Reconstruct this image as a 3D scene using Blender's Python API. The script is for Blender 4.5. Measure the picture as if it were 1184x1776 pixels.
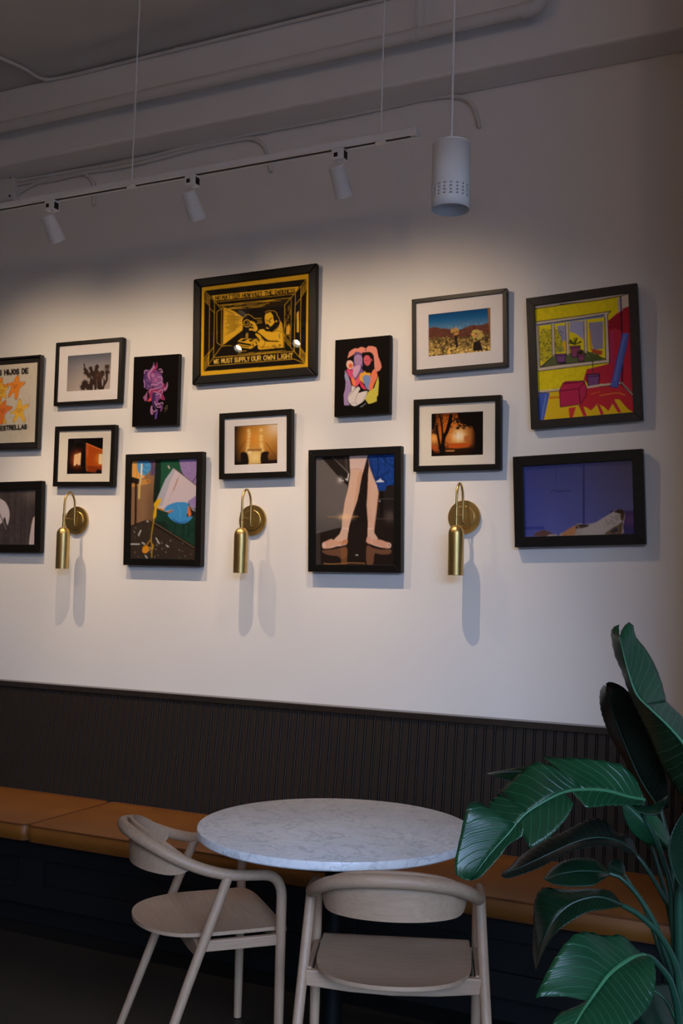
import bpy, bmesh, math, random
import numpy as np
from mathutils import Vector, Matrix

for o in list(bpy.data.objects):
    bpy.data.objects.remove(o, do_unlink=True)
SC = bpy.context.scene
COL = SC.collection
random.seed(4)
RNG = np.random.default_rng(7)

# ------------------------------------------------------------------ camera
FOC, CX, CY = 1830.0, 592.0, 888.0
YAW, PITCH, ROLL = math.radians(26.014), math.radians(3.996), math.radians(1.289)
EYE = np.array([0.0, 0.0, 1.505])
_f = np.array([-math.sin(YAW) * math.cos(PITCH), math.cos(YAW) * math.cos(PITCH), math.sin(PITCH)])
_r0 = np.array([math.cos(YAW), math.sin(YAW), 0.0])
_u0 = np.cross(_r0, _f)
CR = math.cos(ROLL) * _r0 + math.sin(ROLL) * _u0
CU = -math.sin(ROLL) * _r0 + math.cos(ROLL) * _u0
CF = _f
cam_d = bpy.data.cameras.new('camera')
cam = bpy.data.objects.new('camera', cam_d)
COL.objects.link(cam)
cam_d.sensor_fit = 'HORIZONTAL'
cam_d.sensor_width = 36.0
cam_d.lens = 36.0 * FOC / 1184.0
cam_d.clip_start = 0.05
cam.matrix_world = Matrix(((CR[0], CU[0], -CF[0], EYE[0]), (CR[1], CU[1], -CF[1], EYE[1]),
                           (CR[2], CU[2], -CF[2], EYE[2]), (0, 0, 0, 1)))
SC.camera = cam

# ------------------------------------------------------------------ world, daylight, exposure
SC.view_settings.view_transform = 'Standard'
SC.view_settings.look = 'None'
SC.view_settings.gamma = 1.0
SC.view_settings.use_curve_mapping = False
SC.view_settings.exposure = 0.0
world = bpy.data.worlds.new('world')
SC.world = world
world.use_nodes = True
bg = world.node_tree.nodes['Background']
bg.inputs[0].default_value = (0.44, 0.64, 1.0, 1)      # even overcast sky
bg.inputs[1].default_value = 22.0

WIN = dict(x0=0.3, x1=4.5, z0=0.3, z1=3.6, y=-1.7)      # street window behind the camera
win_l = bpy.data.lights.new('window_portal', 'AREA')     # sampling portal for the sky seen through that window
win_l.shape = 'RECTANGLE'
win_l.size = WIN['x1'] - WIN['x0']
win_l.size_y = WIN['z1'] - WIN['z0']
win_l.cycles.is_portal = True
win_o = bpy.data.objects.new('window_portal', win_l)
COL.objects.link(win_o)
win_o.location = ((WIN['x0'] + WIN['x1']) / 2, WIN['y'] - 0.16, (WIN['z0'] + WIN['z1']) / 2)
win_o.rotation_euler = (math.radians(90), 0, 0)
SPOT_W = 18.0            # wide spill of a wall spot
CORE_W = 39.0            # its narrow core
SPOT2_W = 14.0
SPOT_COL = (1.0, 0.74, 0.50)

# ------------------------------------------------------------------ helpers
def ray(x, y):
    return CR * (x - CX) / FOC - CU * (y - CY) / FOC + CF

def at_y(x, y, Y):
    d = ray(x, y)
    return EYE + d * (Y / d[1])

def at_z(x, y, Z):
    d = ray(x, y)
    return EYE + d * ((Z - EYE[2]) / d[2])

def at_d(x, y, depth):
    return EYE + ray(x, y) * depth

def tag(o, label=None, cat=None, group=None, kind=None):
    if label: o['label'] = label
    if cat: o['category'] = cat
    if group: o['group'] = group
    if kind: o['kind'] = kind
    return o

def empty(name, loc=(0, 0, 0), rz=0.0):
    o = bpy.data.objects.new(name, None)
    o.empty_display_size = 0.05
    COL.objects.link(o)
    o.location = loc
    o.rotation_euler = (0, 0, rz)
    return o

def frame_from(path):
    path = [np.array(q, float) for q in path]
    n = len(path)
    tan = []
    for i in range(n):
        a = path[max(0, i - 1)]; b = path[min(n - 1, i + 1)]
        t = b - a; tan.append(t / (np.linalg.norm(t) + 1e-12))
    ref = np.array([0, 0, 1.0])
    if abs(tan[0] @ ref) > 0.95: ref = np.array([1.0, 0, 0])
    nrm = ref - tan[0] * (ref @ tan[0]); nrm /= np.linalg.norm(nrm)
    out = []
    for i in range(n):
        nrm = nrm - tan[i] * (nrm @ tan[i]); nrm /= (np.linalg.norm(nrm) + 1e-12)
        out.append((path[i], tan[i], nrm, np.cross(tan[i], nrm)))
    return out

def smooth_path(pts, n=8, closed=False):
    P = [np.array(p, float) for p in pts]
    out = []
    m = len(P)
    rng = m if closed else m - 1
    for i in range(rng):
        if closed:
            p0, p1, p2, p3 = P[(i - 1) % m], P[i], P[(i + 1) % m], P[(i + 2) % m]
        else:
            p1, p2 = P[i], P[i + 1]
            p0 = P[i - 1] if i > 0 else 2 * p1 - p2
            p3 = P[i + 2] if i + 2 < m else 2 * p2 - p1
        for k in range(n):
            t = k / n
            out.append(0.5 * ((2 * p1) + (-p0 + p2) * t + (2 * p0 - 5 * p1 + 4 * p2 - p3) * t * t + (-p0 + 3 * p1 - 3 * p2 + p3) * t ** 3))
    if not closed: out.append(P[-1])
    return out

class MB:
    def __init__(self):
        self.v = []; self.f = []
    def quadbox(self, x0, x1, y0, y1, z0, z1):
        b = len(self.v)
        self.v += [(x0, y0, z0), (x1, y0, z0), (x1, y1, z0), (x0, y1, z0), (x0, y0, z1), (x1, y0, z1), (x1, y1, z1), (x0, y1, z1)]
        for q in ((3, 2, 1, 0), (4, 5, 6, 7), (0, 1, 5, 4), (1, 2, 6, 5), (2, 3, 7, 6), (3, 0, 4, 7)):
            self.f.append(tuple(b + i for i in q))
        return self
    def tube(self, path, r, seg=12, caps=True, squash=None):
        fr = frame_from(path)
        n = len(fr); b = len(self.v)
        for i, (p, t, a, c) in enumerate(fr):
            rr = r[i] if hasattr(r, '__len__') else r
            for k in range(seg):
                an = 2 * math.pi * k / seg
                self.v.append(tuple(p + rr * (math.cos(an) * a + math.sin(an) * c)))
        for i in range(n - 1):
            for k in range(seg):
                k2 = (k + 1) % seg
                self.f.append((b + i * seg + k, b + i * seg + k2, b + (i + 1) * seg + k2, b + (i + 1) * seg + k))
        if caps:
            self.f.append(tuple(b + k for k in reversed(range(seg))))
            self.f.append(tuple(b + (n - 1) * seg + k for k in range(seg)))
        return self
    def lathe(self, prof, seg=32, origin=(0, 0, 0), axis=(0, 0, 1), close_ends=False):
        ax = np.array(axis, float); ax /= np.linalg.norm(ax)
        ref = np.array([1.0, 0, 0]) if abs(ax[0]) < 0.9 else np.array([0, 1.0, 0])
        a = ref - ax * (ref @ ax); a /= np.linalg.norm(a); c = np.cross(ax, a)
        o = np.array(origin, float); b = len(self.v); n = len(prof)
        for (r, h) in prof:
            for k in range(seg):
                an = 2 * math.pi * k / seg
                self.v.append(tuple(o + ax * h + r * (math.cos(an) * a + math.sin(an) * c)))
        for i in range(n - 1):
            for k in range(seg):
                k2 = (k + 1) % seg
                self.f.append((b + i * seg + k, b + i * seg + k2, b + (i + 1) * seg + k2, b + (i + 1) * seg + k))
        if close_ends:
            self.f.append(tuple(b + k for k in reversed(range(seg))))
            self.f.append(tuple(b + (n - 1) * seg + k for k in range(seg)))
        return self
    def prism(self, poly, axis_vec, to3d):
        """extrude 2D polygon by axis_vec; to3d maps (u,v) to a point"""
        b = len(self.v); n = len(poly); av = np.array(axis_vec, float)
        for q in poly: self.v.append(tuple(np.array(to3d(*q), float)))
        for q in poly: self.v.append(tuple(np.array(to3d(*q), float) + av))
        self.f.append(tuple(b + i for i in reversed(range(n))))
        self.f.append(tuple(b + n + i for i in range(n)))
        for i in range(n):
            j = (i + 1) % n
            self.f.append((b + i, b + j, b + n + j, b + n + i))
        return self
    def grid(self, P):
        """P[i][j] points"""
        b = len(self.v); n = len(P); m = len(P[0])
        for row in P:
            for q in row: self.v.append(tuple(q))
        for i in range(n - 1):
            for j in range(m - 1):
                self.f.append((b + i * m + j, b + i * m + j + 1, b + (i + 1) * m + j + 1, b + (i + 1) * m + j))
        return self
    def mesh(self, name):
        me = bpy.data.meshes.new(name)
        me.from_pydata([tuple(map(float, q)) for q in self.v], [], self.f)
        bm = bmesh.new(); bm.from_mesh(me)
        bmesh.ops.recalc_face_normals(bm, faces=bm.faces)
        bm.to_mesh(me); bm.free()
        return me
    def build(self, name, mat, parent=None, smooth=False, bevel=0.0, bseg=2, angle=40, recalc=True):
        if recalc: me = self.mesh(name)
        else:
            me = bpy.data.meshes.new(name)
            me.from_pydata([tuple(map(float, q)) for q in self.v], [], self.f)
        me.materials.append(mat)
        o = bpy.data.objects.new(name, me)
        COL.objects.link(o)
        if parent: o.parent = parent
        if bevel > 0:
            md = o.modifiers.new('bevel', 'BEVEL')
            md.width = bevel; md.segments = bseg; md.limit_method = 'ANGLE'; md.angle_limit = math.radians(35)
        if smooth:
            me.polygons.foreach_set('use_smooth', [True] * len(me.polygons))
            try:
                me.set_sharp_from_angle(angle=math.radians(angle))
            except Exception:
                pass
        return o

def box(name, mat, parent, x0, x1, y0, y1, z0, z1, bevel=0.0, bseg=2):
    return MB().quadbox(x0, x1, y0, y1, z0, z1).build(name, mat, parent, bevel=bevel, bseg=bseg)

# ------------------------------------------------------------------ materials
def srgb(r, g, b):
    def c(x):
        x = x / 255.0
        return x / 12.92 if x <= 0.04045 else ((x + 0.055) / 1.055) ** 2.4
    return (c(r), c(g), c(b), 1.0)

def new_mat(name):
    m = bpy.data.materials.new(name); m.use_nodes = True
    nt = m.node_tree
    return m, nt, nt.nodes['Principled BSDF']

def link(nt, a, b): nt.links.new(a, b)

def tex_coord(nt, scale=(1, 1, 1), kind='Object', rot=(0, 0, 0)):
    tc = nt.nodes.new('ShaderNodeTexCoord'); mp = nt.nodes.new('ShaderNodeMapping')
    mp.inputs['Scale'].default_value = scale; mp.inputs['Rotation'].default_value = rot
    link(nt, tc.outputs[kind], mp.inputs['Vector'])
    return mp.outputs['Vector']

def noise(nt, vec, scale, detail=4, rough=0.55, dist=0.0):
    n = nt.nodes.new('ShaderNodeTexNoise')
    n.inputs['Scale'].default_value = scale; n.inputs['Detail'].default_value = detail
    n.inputs['Roughness'].default_value = rough; n.inputs['Distortion'].default_value = dist
    link(nt, vec, n.inputs['Vector'])
    return n.outputs['Fac']

def ramp(nt, fac, stops):
    r = nt.nodes.new('ShaderNodeValToRGB')
    el = r.color_ramp.elements
    while len(el) < len(stops): el.new(0.5)
    for e, (p, c) in zip(el, stops):
        e.position = p; e.color = c
    link(nt, fac, r.inputs['Fac'])
    return r.outputs['Color']

def bump(nt, fac, strength, dist, bsdf):
    b = nt.nodes.new('ShaderNodeBump')
    b.inputs['Strength'].default_value = strength; b.inputs['Distance'].default_value = dist
    link(nt, fac, b.inputs['Height']); link(nt, b.outputs['Normal'], bsdf.inputs['Normal'])

def paint(name, col, rough=0.6, var=0.06, nscale=3.0, bscale=180.0, bstr=0.15, spec=0.3):
    m, nt, b = new_mat(name)
    v = tex_coord(nt)
    lo = tuple(c * (1 - var) for c in col[:3]) + (1,); hi = tuple(min(1, c * (1 + var)) for c in col[:3]) + (1,)
    link(nt, ramp(nt, noise(nt, v, nscale, 5), [(0.3, lo), (0.7, hi)]), b.inputs['Base Color'])
    b.inputs['Roughness'].default_value = rough
    b.inputs['Specular IOR Level'].default_value = spec
    bump(nt, noise(nt, v, bscale, 3), bstr, 0.002, b)
    return m

M = {}
M['wall'] = paint('wall_paint', (0.80, 0.78, 0.75, 1), 0.75, 0.015, 1.6, 160, 0.12)
M['far_wall'] = paint('dark_room_paint', (0.45, 0.41, 0.36, 1), 0.8, 0.05, 2.5, 60, 0.2)
M['ceiling'] = paint('ceiling_paint', (0.62, 0.60, 0.57, 1), 0.8, 0.05, 2.5, 60, 0.35)
M['panel'] = paint('brown_black_panel_paint', srgb(42, 36, 32), 0.5, 0.08, 5, 120, 0.15, 0.25)
M['cap'] = paint('satin_cap_rail_paint', srgb(46, 40, 36), 0.22, 0.06, 5, 120, 0.05, 0.6)
M['base'] = paint('black_base_paint', srgb(15, 15, 16), 0.5, 0.06, 4, 120, 0.12, 0.4)
M['white_metal'] = paint('white_powder_coat', (0.72, 0.73, 0.74, 1), 0.42, 0.01, 8, 400, 0.05)
M['conduit'] = paint('painted_conduit', (0.66, 0.64, 0.61, 1), 0.6, 0.03, 6, 100, 0.1)
M['dark_slot'] = paint('dark_slot', srgb(36, 26, 22), 0.7, 0.05)
M['frame'] = paint('black_frame_lacquer', srgb(15, 13, 12), 0.45, 0.12, 20, 250, 0.1, 0.25)
M['frame_wood'] = paint('black_stained_wood_frame', srgb(34, 30, 28), 0.45, 0.15, 30, 300, 0.25, 0.35)
M['frame_gloss'] = paint('glossy_black_frame', srgb(30, 27, 25), 0.16, 0.05, 20, 250, 0.03, 0.5)
M['mat'] = paint('white_mat_board', (0.80, 0.76, 0.74, 1), 0.8, 0.01, 10, 500, 0.05)
M['cream_mat'] = paint('cream_mat_board', (0.80, 0.74, 0.63, 1), 0.8, 0.01, 10, 500, 0.05)
M['black_mat'] = paint('black_mat_board', srgb(30, 28, 27), 0.7, 0.02, 10, 500, 0.05)
M['iron'] = paint('black_iron', srgb(9, 9, 10), 0.55, 0.1, 12, 200, 0.1, 0.15)
M['pot'] = paint('dark_grey_planter', srgb(52, 54, 60), 0.6, 0.08, 8, 90, 0.2)
M['soil'] = paint('potting_soil', srgb(40, 30, 24), 0.95, 0.4, 40, 60, 0.9)

def floor_mat():
    m, nt, b = new_mat('dark_concrete_floor')
    v = tex_coord(nt)
    link(nt, ramp(nt, noise(nt, v, 2.2, 8, 0.65), [(0.25, srgb(13, 11, 10)), (0.75, srgb(24, 21, 18))]), b.inputs['Base Color'])
    b.inputs['Roughness'].default_value = 0.55
    bump(nt, noise(nt, v, 25, 4), 0.1, 0.003, b)
    return m
M['floor'] = floor_mat()

def leather_mat():
    m, nt, b = new_mat('tan_leather')
    v = tex_coord(nt)
    link(nt, ramp(nt, noise(nt, v, 4, 6, 0.6), [(0.3, srgb(110, 65, 17)), (0.75, srgb(128, 78, 23))]), b.inputs['Base Color'])
    b.inputs['Roughness'].default_value = 0.48
    vo = nt.nodes.new('ShaderNodeTexVoronoi'); vo.inputs['Scale'].default_value = 420
    link(nt, v, vo.inputs['Vector'])
    ad = nt.nodes.new('ShaderNodeMath'); ad.operation = 'MULTIPLY_ADD'; ad.inputs[1].default_value = 0.25
    link(nt, vo.outputs['Distance'], ad.inputs[0]); link(nt, noise(nt, v, 7, 3), ad.inputs[2])
    bump(nt, ad.outputs[0], 0.22, 0.008, b)
    return m
M['leather'] = leather_mat()
M['piping'] = paint('leather_piping', srgb(96, 54, 24), 0.5, 0.05, 20, 300, 0.1)

def wood_mat(name, scale, a=(0.38, 0.245, 0.158, 1), c=(0.47, 0.31, 0.203, 1)):
    m, nt, b = new_mat(name)
    v = tex_coord(nt, scale)
    n1 = noise(nt, v, 3.0, 6, 0.6, 0.4)
    link(nt, ramp(nt, n1, [(0.3, a), (0.7, c)]), b.inputs['Base Color'])
    b.inputs['Roughness'].default_value = 0.5
    bump(nt, n1, 0.08, 0.002, b)
    return m
M['wood_x'] = wood_mat('beech_wood_across', (3, 42, 42))
M['wood_z'] = wood_mat('beech_wood_upright', (42, 42, 3))
M['wood_y'] = wood_mat('beech_wood_along', (42, 3, 42))

def marble_mat():
    m, nt, b = new_mat('white_veined_marble')
    v = tex_coord(nt, (1, 1, 1))
    # domain-warped vein field
    n0 = nt.nodes.new('ShaderNodeTexNoise'); n0.inputs['Scale'].default_value = 7.0; n0.inputs['Detail'].default_value = 6
    link(nt, v, n0.inputs['Vector'])
    mx = nt.nodes.new('ShaderNodeMix'); mx.data_type = 'VECTOR'; mx.inputs[0].default_value = 0.16
    link(nt, v, mx.inputs[4]); link(nt, n0.outputs['Color'], mx.inputs[5])
    def vein(scale, w0, w1):
        n = nt.nodes.new('ShaderNodeTexNoise'); n.inputs['Scale'].default_value = scale; n.inputs['Detail'].default_value = 3
        link(nt, mx.outputs[1], n.inputs['Vector'])
        s = nt.nodes.new('ShaderNodeMath'); s.operation = 'SUBTRACT'; s.inputs[1].default_value = 0.5
        link(nt, n.outputs['Fac'], s.inputs[0])
        ab = nt.nodes.new('ShaderNodeMath'); ab.operation = 'ABSOLUTE'; link(nt, s.outputs[0], ab.inputs[0])
        r = nt.nodes.new('ShaderNodeMapRange'); r.inputs['From Min'].default_value = w0; r.inputs['From Max'].default_value = w1
        link(nt, ab.outputs[0], r.inputs['Value'])
        return r.outputs['Result']
    va = vein(9.0, 0.0, 0.020); vb = vein(24.0, 0.0, 0.05)
    cl = noise(nt, v, 5.0, 6, 0.6)
    base = ramp(nt, cl, [(0.3, (0.74, 0.75, 0.77, 1)), (0.65, (0.86, 0.86, 0.87, 1))])
    def mixc(f, colr, dark, amt):
        x = nt.nodes.new('ShaderNodeMix'); x.data_type = 'RGBA'
        iv = nt.nodes.new('ShaderNodeMapRange'); iv.inputs['From Min'].default_value = 0; iv.inputs['From Max'].default_value = 1
        iv.inputs['To Min'].default_value = amt; iv.inputs['To Max'].default_value = 0
        link(nt, f, iv.inputs['Value']); link(nt, iv.outputs['Result'], x.inputs[0])
        link(nt, colr, x.inputs[6]); x.inputs[7].default_value = dark
        return x.outputs[2]
    c1 = mixc(va, base, (0.40, 0.41, 0.44, 1), 0.55)
    c2 = mixc(vb, c1, (0.50, 0.51, 0.54, 1), 0.35)
    link(nt, c2, b.inputs['Base Color'])
    b.inputs['Roughness'].default_value = 0.36
    return m
M['marble'] = marble_mat()

def brass_mat():
    m, nt, b = new_mat('brushed_brass')
    v = tex_coord(nt, (260, 260, 6))
    n = noise(nt, v, 1.0, 3)
    link(nt, ramp(nt, n, [(0.3, (0.48, 0.33, 0.115, 1)), (0.7, (0.63, 0.455, 0.185, 1))]), b.inputs['Base Color'])
    b.inputs['Metallic'].default_value = 1.0
    b.inputs['Roughness'].default_value = 0.36
    bump(nt, n, 0.06, 0.0006, b)
    return m
M['brass'] = brass_mat()

def glass_mat():
    m = bpy.data.materials.new('picture_glass'); m.use_nodes = True
    nt = m.node_tree; nt.nodes.clear()
    out = nt.nodes.new('ShaderNodeOutputMaterial'); mix = nt.nodes.new('ShaderNodeMixShader')
    tr = nt.nodes.new('ShaderNodeBsdfTransparent'); gl = nt.nodes.new('ShaderNodeBsdfGlossy')
    lw = nt.nodes.new('ShaderNodeLayerWeight'); lw.inputs['Blend'].default_value = 0.5
    pw = nt.nodes.new('ShaderNodeMath'); pw.operation = 'POWER'; pw.inputs[1].default_value = 5.0
    link(nt, lw.outputs['Facing'], pw.inputs[0])
    fr = nt.nodes.new('ShaderNodeMath'); fr.operation = 'MULTIPLY_ADD'; fr.inputs[1].default_value = 0.95; fr.inputs[2].default_value = 0.045
    link(nt, pw.outputs[0], fr.inputs[0])
    tr.inputs['Color'].default_value = (0.97, 0.97, 0.97, 1)
    gl.inputs['Roughness'].default_value = 0.0
    link(nt, fr.outputs[0], mix.inputs[0]); link(nt, tr.outputs[0], mix.inputs[1]); link(nt, gl.outputs[0], mix.inputs[2])
    link(nt, mix.outputs[0], out.inputs['Surface'])
    return m
M['glass'] = glass_mat()

def emit_mat(name, col, s):
    m, nt, b = new_mat(name)
    b.inputs['Base Color'].default_value = col
    b.inputs['Emission Color'].default_value = col
    b.inputs['Emission Strength'].default_value = s
    return m
M['lens'] = emit_mat('lit_lamp_lens', (1.0, 0.80, 0.58, 1), 0.8)
M['globe'] = emit_mat('fill_globe_glow', (1.0, 0.59, 0.30, 1), 27.0)  # glow of the added fill globes
M['lens_bright'] = emit_mat('bright_lamp_lens', (1.0, 0.86, 0.68, 1), 40.0)
M['asphalt'] = paint('street_asphalt', (0.05, 0.05, 0.055, 1), 0.9, 0.2, 3, 40, 0.2)
M['bulb'] = emit_mat('lit_globe_bulb', (1.0, 0.90, 0.78, 1), 22.0)

def print_mat():
    m, nt, b = new_mat('printed_ink')
    a = nt.nodes.new('ShaderNodeAttribute'); a.attribute_name = 'ink'
    link(nt, a.outputs['Color'], b.inputs['Base Color'])
    b.inputs['Roughness'].default_value = 0.7
    b.inputs['Specular IOR Level'].default_value = 0.05
    return m
M['print'] = print_mat()

def leaf_mat(name, a, c, vein, spec=0.5):
    m, nt, b = new_mat(name)
    uv = nt.nodes.new('ShaderNodeUVMap'); uv.uv_map = 'UVMap'
    sp = nt.nodes.new('ShaderNodeSeparateXYZ'); link(nt, uv.outputs['UV'], sp.inputs[0])
    k = nt.nodes.new('ShaderNodeMath'); k.operation = 'MULTIPLY_ADD'; k.inputs[1].default_value = -0.11
    link(nt, sp.outputs['X'], k.inputs[0]); link(nt, sp.outputs['Y'], k.inputs[2])
    tcn = tex_coord(nt)
    wob = nt.nodes.new('ShaderNodeMath'); wob.operation = 'MULTIPLY_ADD'; wob.inputs[1].default_value = 0.03
    link(nt, noise(nt, tcn, 14, 2), wob.inputs[0]); link(nt, k.outputs[0], wob.inputs[2])
    def lines(freq, lo, hi):
        s = nt.nodes.new('ShaderNodeMath'); s.operation = 'MULTIPLY'; s.inputs[1].default_value = freq
        link(nt, wob.outputs[0], s.inputs[0])
        f = nt.nodes.new('ShaderNodeMath'); f.operation = 'PINGPONG'; f.inputs[1].default_value = 1.0
        link(nt, s.outputs[0], f.inputs[0])
        r = nt.nodes.new('ShaderNodeMapRange'); r.inputs['From Min'].default_value = lo; r.inputs['From Max'].default_value = hi
        link(nt, f.outputs[0], r.inputs['Value'])
        return f.outputs[0], r.outputs['Result']
    tri, ln = lines(44, 0.86, 1.0)
    tri2, ln2 = lines(170, 0.5, 1.0)
    base = ramp(nt, noise(nt, tcn, 9, 4), [(0.3, a), (0.7, c)])
    mx = nt.nodes.new('ShaderNodeMix'); mx.data_type = 'RGBA'
    am = nt.nodes.new('ShaderNodeMath'); am.operation = 'MULTIPLY'; am.inputs[1].default_value = 0.85
    link(nt, ln, am.inputs[0]); link(nt, am.outputs[0], mx.inputs[0])
    link(nt, base, mx.inputs[6]); mx.inputs[7].default_value = vein
    link(nt, mx.outputs[2], b.inputs['Base Color'])
    b.inputs['Roughness'].default_value = 0.29
    b.inputs['Specular IOR Level'].default_value = spec
    ad = nt.nodes.new('ShaderNodeMath'); ad.operation = 'MULTIPLY_ADD'; ad.inputs[1].default_value = 0.12
    link(nt, ln2, ad.inputs[0]); link(nt, ln, ad.inputs[2])
    bump(nt, ad.outputs[0], 0.35, 0.002, b)
    return m
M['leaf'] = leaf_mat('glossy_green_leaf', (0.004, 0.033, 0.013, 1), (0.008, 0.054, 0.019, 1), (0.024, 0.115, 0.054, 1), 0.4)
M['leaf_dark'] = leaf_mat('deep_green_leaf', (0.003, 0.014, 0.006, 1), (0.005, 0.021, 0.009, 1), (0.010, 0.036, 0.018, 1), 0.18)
M['leaf_under_shade'] = leaf_mat('shaded_leaf_underside', (0.006, 0.009, 0.006, 1), (0.010, 0.014, 0.009, 1), (0.014, 0.022, 0.014, 1), 0.08)  # leaf underside, its shade painted in as near-black
M['leaf_pale'] = leaf_mat('young_green_leaf', (0.010, 0.085, 0.032, 1), (0.016, 0.12, 0.045, 1), (0.035, 0.17, 0.08, 1))
M['midrib'] = paint('leaf_midrib', (0.045, 0.165, 0.075, 1), 0.42, 0.1, 20, 200, 0.1, 0.5)
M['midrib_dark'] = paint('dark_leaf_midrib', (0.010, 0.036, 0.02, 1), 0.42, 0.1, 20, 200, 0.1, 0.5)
M['stem'] = paint('green_stem', (0.010, 0.050, 0.027, 1), 0.42, 0.2, 12, 200, 0.1, 0.5)

# ------------------------------------------------------------------ the room
WY = 4.24                      # face of the picture wall
ZS = 3.66                      # underside of the soffit beam
BY = 4.045                     # front face of the soffit beam
ZC = float(at_y(250, 97, BY)[2])
XL, XR, YF = -7.0, 4.8, -1.7

def struct(name, o, label):
    tag(o, label, None, None, 'structure'); o.name = name
    return o
struct('floor', box('floor', M['floor'], None, XL, XR, YF, WY, -0.08, 0.0), 'dark concrete floor under the table and chairs')
struct('wall_back', box('wall_back', M['wall'], None, XL, XR, WY, WY + 0.12, 0, ZC + 0.1), 'off-white painted wall carrying the framed pictures')
struct('wall_left', box('wall_left', M['far_wall'], None, XL - 0.12, XL, YF, WY, 0, ZC), 'plain painted wall at the left end of the room')
struct('shade_pier', box('shade_pier', M['far_wall'], None, -0.44, 0.9, 3.32, WY, 0, ZC), 'added unseen pier shading the right end of the picture wall')  # unseen pier, added to keep daylight off the right of the wall
struct('wall_side', box('wall_side', M['far_wall'], None, XR, XR + 0.12, YF, WY, 0, ZC), 'plain painted wall at the far right of the room')
struct('ceiling', box('ceiling', M['ceiling'], None, XL, XR, YF, WY, ZC, ZC + 0.1), 'grey-white painted ceiling above the track lighting')
struct('ceiling_beam', box('ceiling_beam', M['wall'], None, XL, XR, BY, WY, ZS, ZC, bevel=0.012), 'painted soffit beam along the top of the picture wall')
wf = MB()
wf.quadbox(XL, WIN['x0'], YF - 0.15, YF, 0, ZC); wf.quadbox(WIN['x1'], XR, YF - 0.15, YF, 0, ZC)
wf.quadbox(WIN['x0'], WIN['x1'], YF - 0.15, YF, 0, WIN['z0']); wf.quadbox(WIN['x0'], WIN['x1'], YF - 0.15, YF, WIN['z1'], ZC)
struct('wall_front', wf.build('wall_front', M['far_wall']), 'painted street wall behind the viewer with a window opening')
struct('street_ground', box('street_ground', M['asphalt'], None, -40, 40, -60, YF - 0.15, -0.12, -0.02), 'dark street pavement outside the window')
struct('sky_block_facade', box('sky_block_facade', M['asphalt'], None, -40, 40, -16, -15, -0.02, 4.9), 'added low building across the street blocking the low sky')  # unseen block, added to cut low skylight from the upper wall
wn = MB()
for xx in np.linspace(WIN['x0'], WIN['x1'], 4):
    wn.quadbox(xx - 0.03, xx + 0.03, YF - 0.10, YF - 0.04, WIN['z0'], WIN['z1'])
for zz in (WIN['z0'] + 0.03, WIN['z1'] - 0.03):
    wn.quadbox(WIN['x0'], WIN['x1'], YF - 0.10, YF - 0.04, zz - 0.03, zz + 0.03)
wob = struct('window_1', wn.build('window_1', M['iron']), 'wide street window with black bars behind the viewer')
box('pane', M['glass'], wob, WIN['x0'], WIN['x1'], YF - 0.075, YF - 0.070, WIN['z0'], WIN['z1'])

# ------------------------------------------------------------------ banquette: beadboard back, base with recessed panels
bq = empty('banquette', (-1.9, 4.0, 0))
tag(bq, 'dark brown built-in banquette with a leaning beadboard back against the wall', 'banquette')
OX, OY = -1.9, 4.0
BX0, BX1 = -5.4, -0.442
BT, BB = 0.972, 0.40            # top and bottom of boards
YT, YB = 4.190, 4.190 - 0.128 * (BT - BB) - 0.0
BW = 0.0412
def back_y(z): return YT - 0.128 * (BT - z)
prof = [(0.0, 0.010), (0.0012, 0.0), (0.0300, 0.0), (0.0318, 0.007), (0.0336, 0.0008), (0.0360, -0.0006), (0.0384, 0.0008), (0.0398, 0.010)]
bd = MB()
nb = len(prof)
for z in (BB, BT):
    for (x, dy) in prof: bd.v.append((x, back_y(z) + dy - OY, z))
for z in (BB, BT):
    bd.v.append((0.0398, back_y(z) + 0.016 - OY, z)); bd.v.append((0.0, back_y(z) + 0.016 - OY, z))
for i in range(nb - 1): bd.f.append((i, i + 1, nb + i + 1, nb + i))
a0 = 2 * nb
bd.f.append((nb - 1, a0, a0 + 2, 2 * nb - 1)); bd.f.append((a0, a0 + 1, a0 + 3, a0 + 2)); bd.f.append((a0 + 1, 0, nb, a0 + 3))
bd_me = bd.mesh('board'); bd_me.materials.append(M['panel'])
nboards = int((BX1 - BX0) / BW)
for i in range(nboards):
    o = bpy.data.objects.new('board', bd_me); COL.objects.link(o); o.parent = bq
    o.location = (BX0 + i * BW - OX, 0, 0)
# backing, cap rail
def bqbox(name, mat, x0, x1, y0, y1, z0, z1, bevel=0.0):
    return box(name, mat, bq, x0 - OX, x1 - OX, y0 - OY, y1 - OY, z0, z1, bevel)
bk = MB()
bk.prism([(YB + 0.012, BB), (YT + 0.012, BT), (WY - 0.002, BT), (WY - 0.002, BB)], (BX1 - BX0, 0, 0), lambda u, v: (BX0 - OX, u - OY, v))
bk.build('backing', M['base'], bq)
bqbox('cap_rail', M['cap'], BX0, BX1, YT - 0.012, WY - 0.001, BT - 0.022, BT + 0.006, 0.003)
# base
FY = 3.605
def recess(z0, z1, d): pass
bqbox('base_body', M['base'], BX0, BX1, FY + 0.02, WY - 0.002, 0.105, 0.385)
bqbox('toe_kick', M['base'], BX0, BX1, FY + 0.075, WY - 0.002, 0.002, 0.103)
bqbox('top_rail', M['base'], BX0, BX1, FY, FY + 0.019, 0.300, 0.385, 0.002)
bqbox('bottom_rail', M['base'], BX0, BX1, FY, FY + 0.019, 0.106, 0.190, 0.002)
for xs in (-4.70, -3.215, -1.73, -0.507):
    bqbox('stile', M['base'], xs - 0.065, xs + 0.065, FY, FY + 0.019, 0.1905, 0.2995, 0.002)

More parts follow.
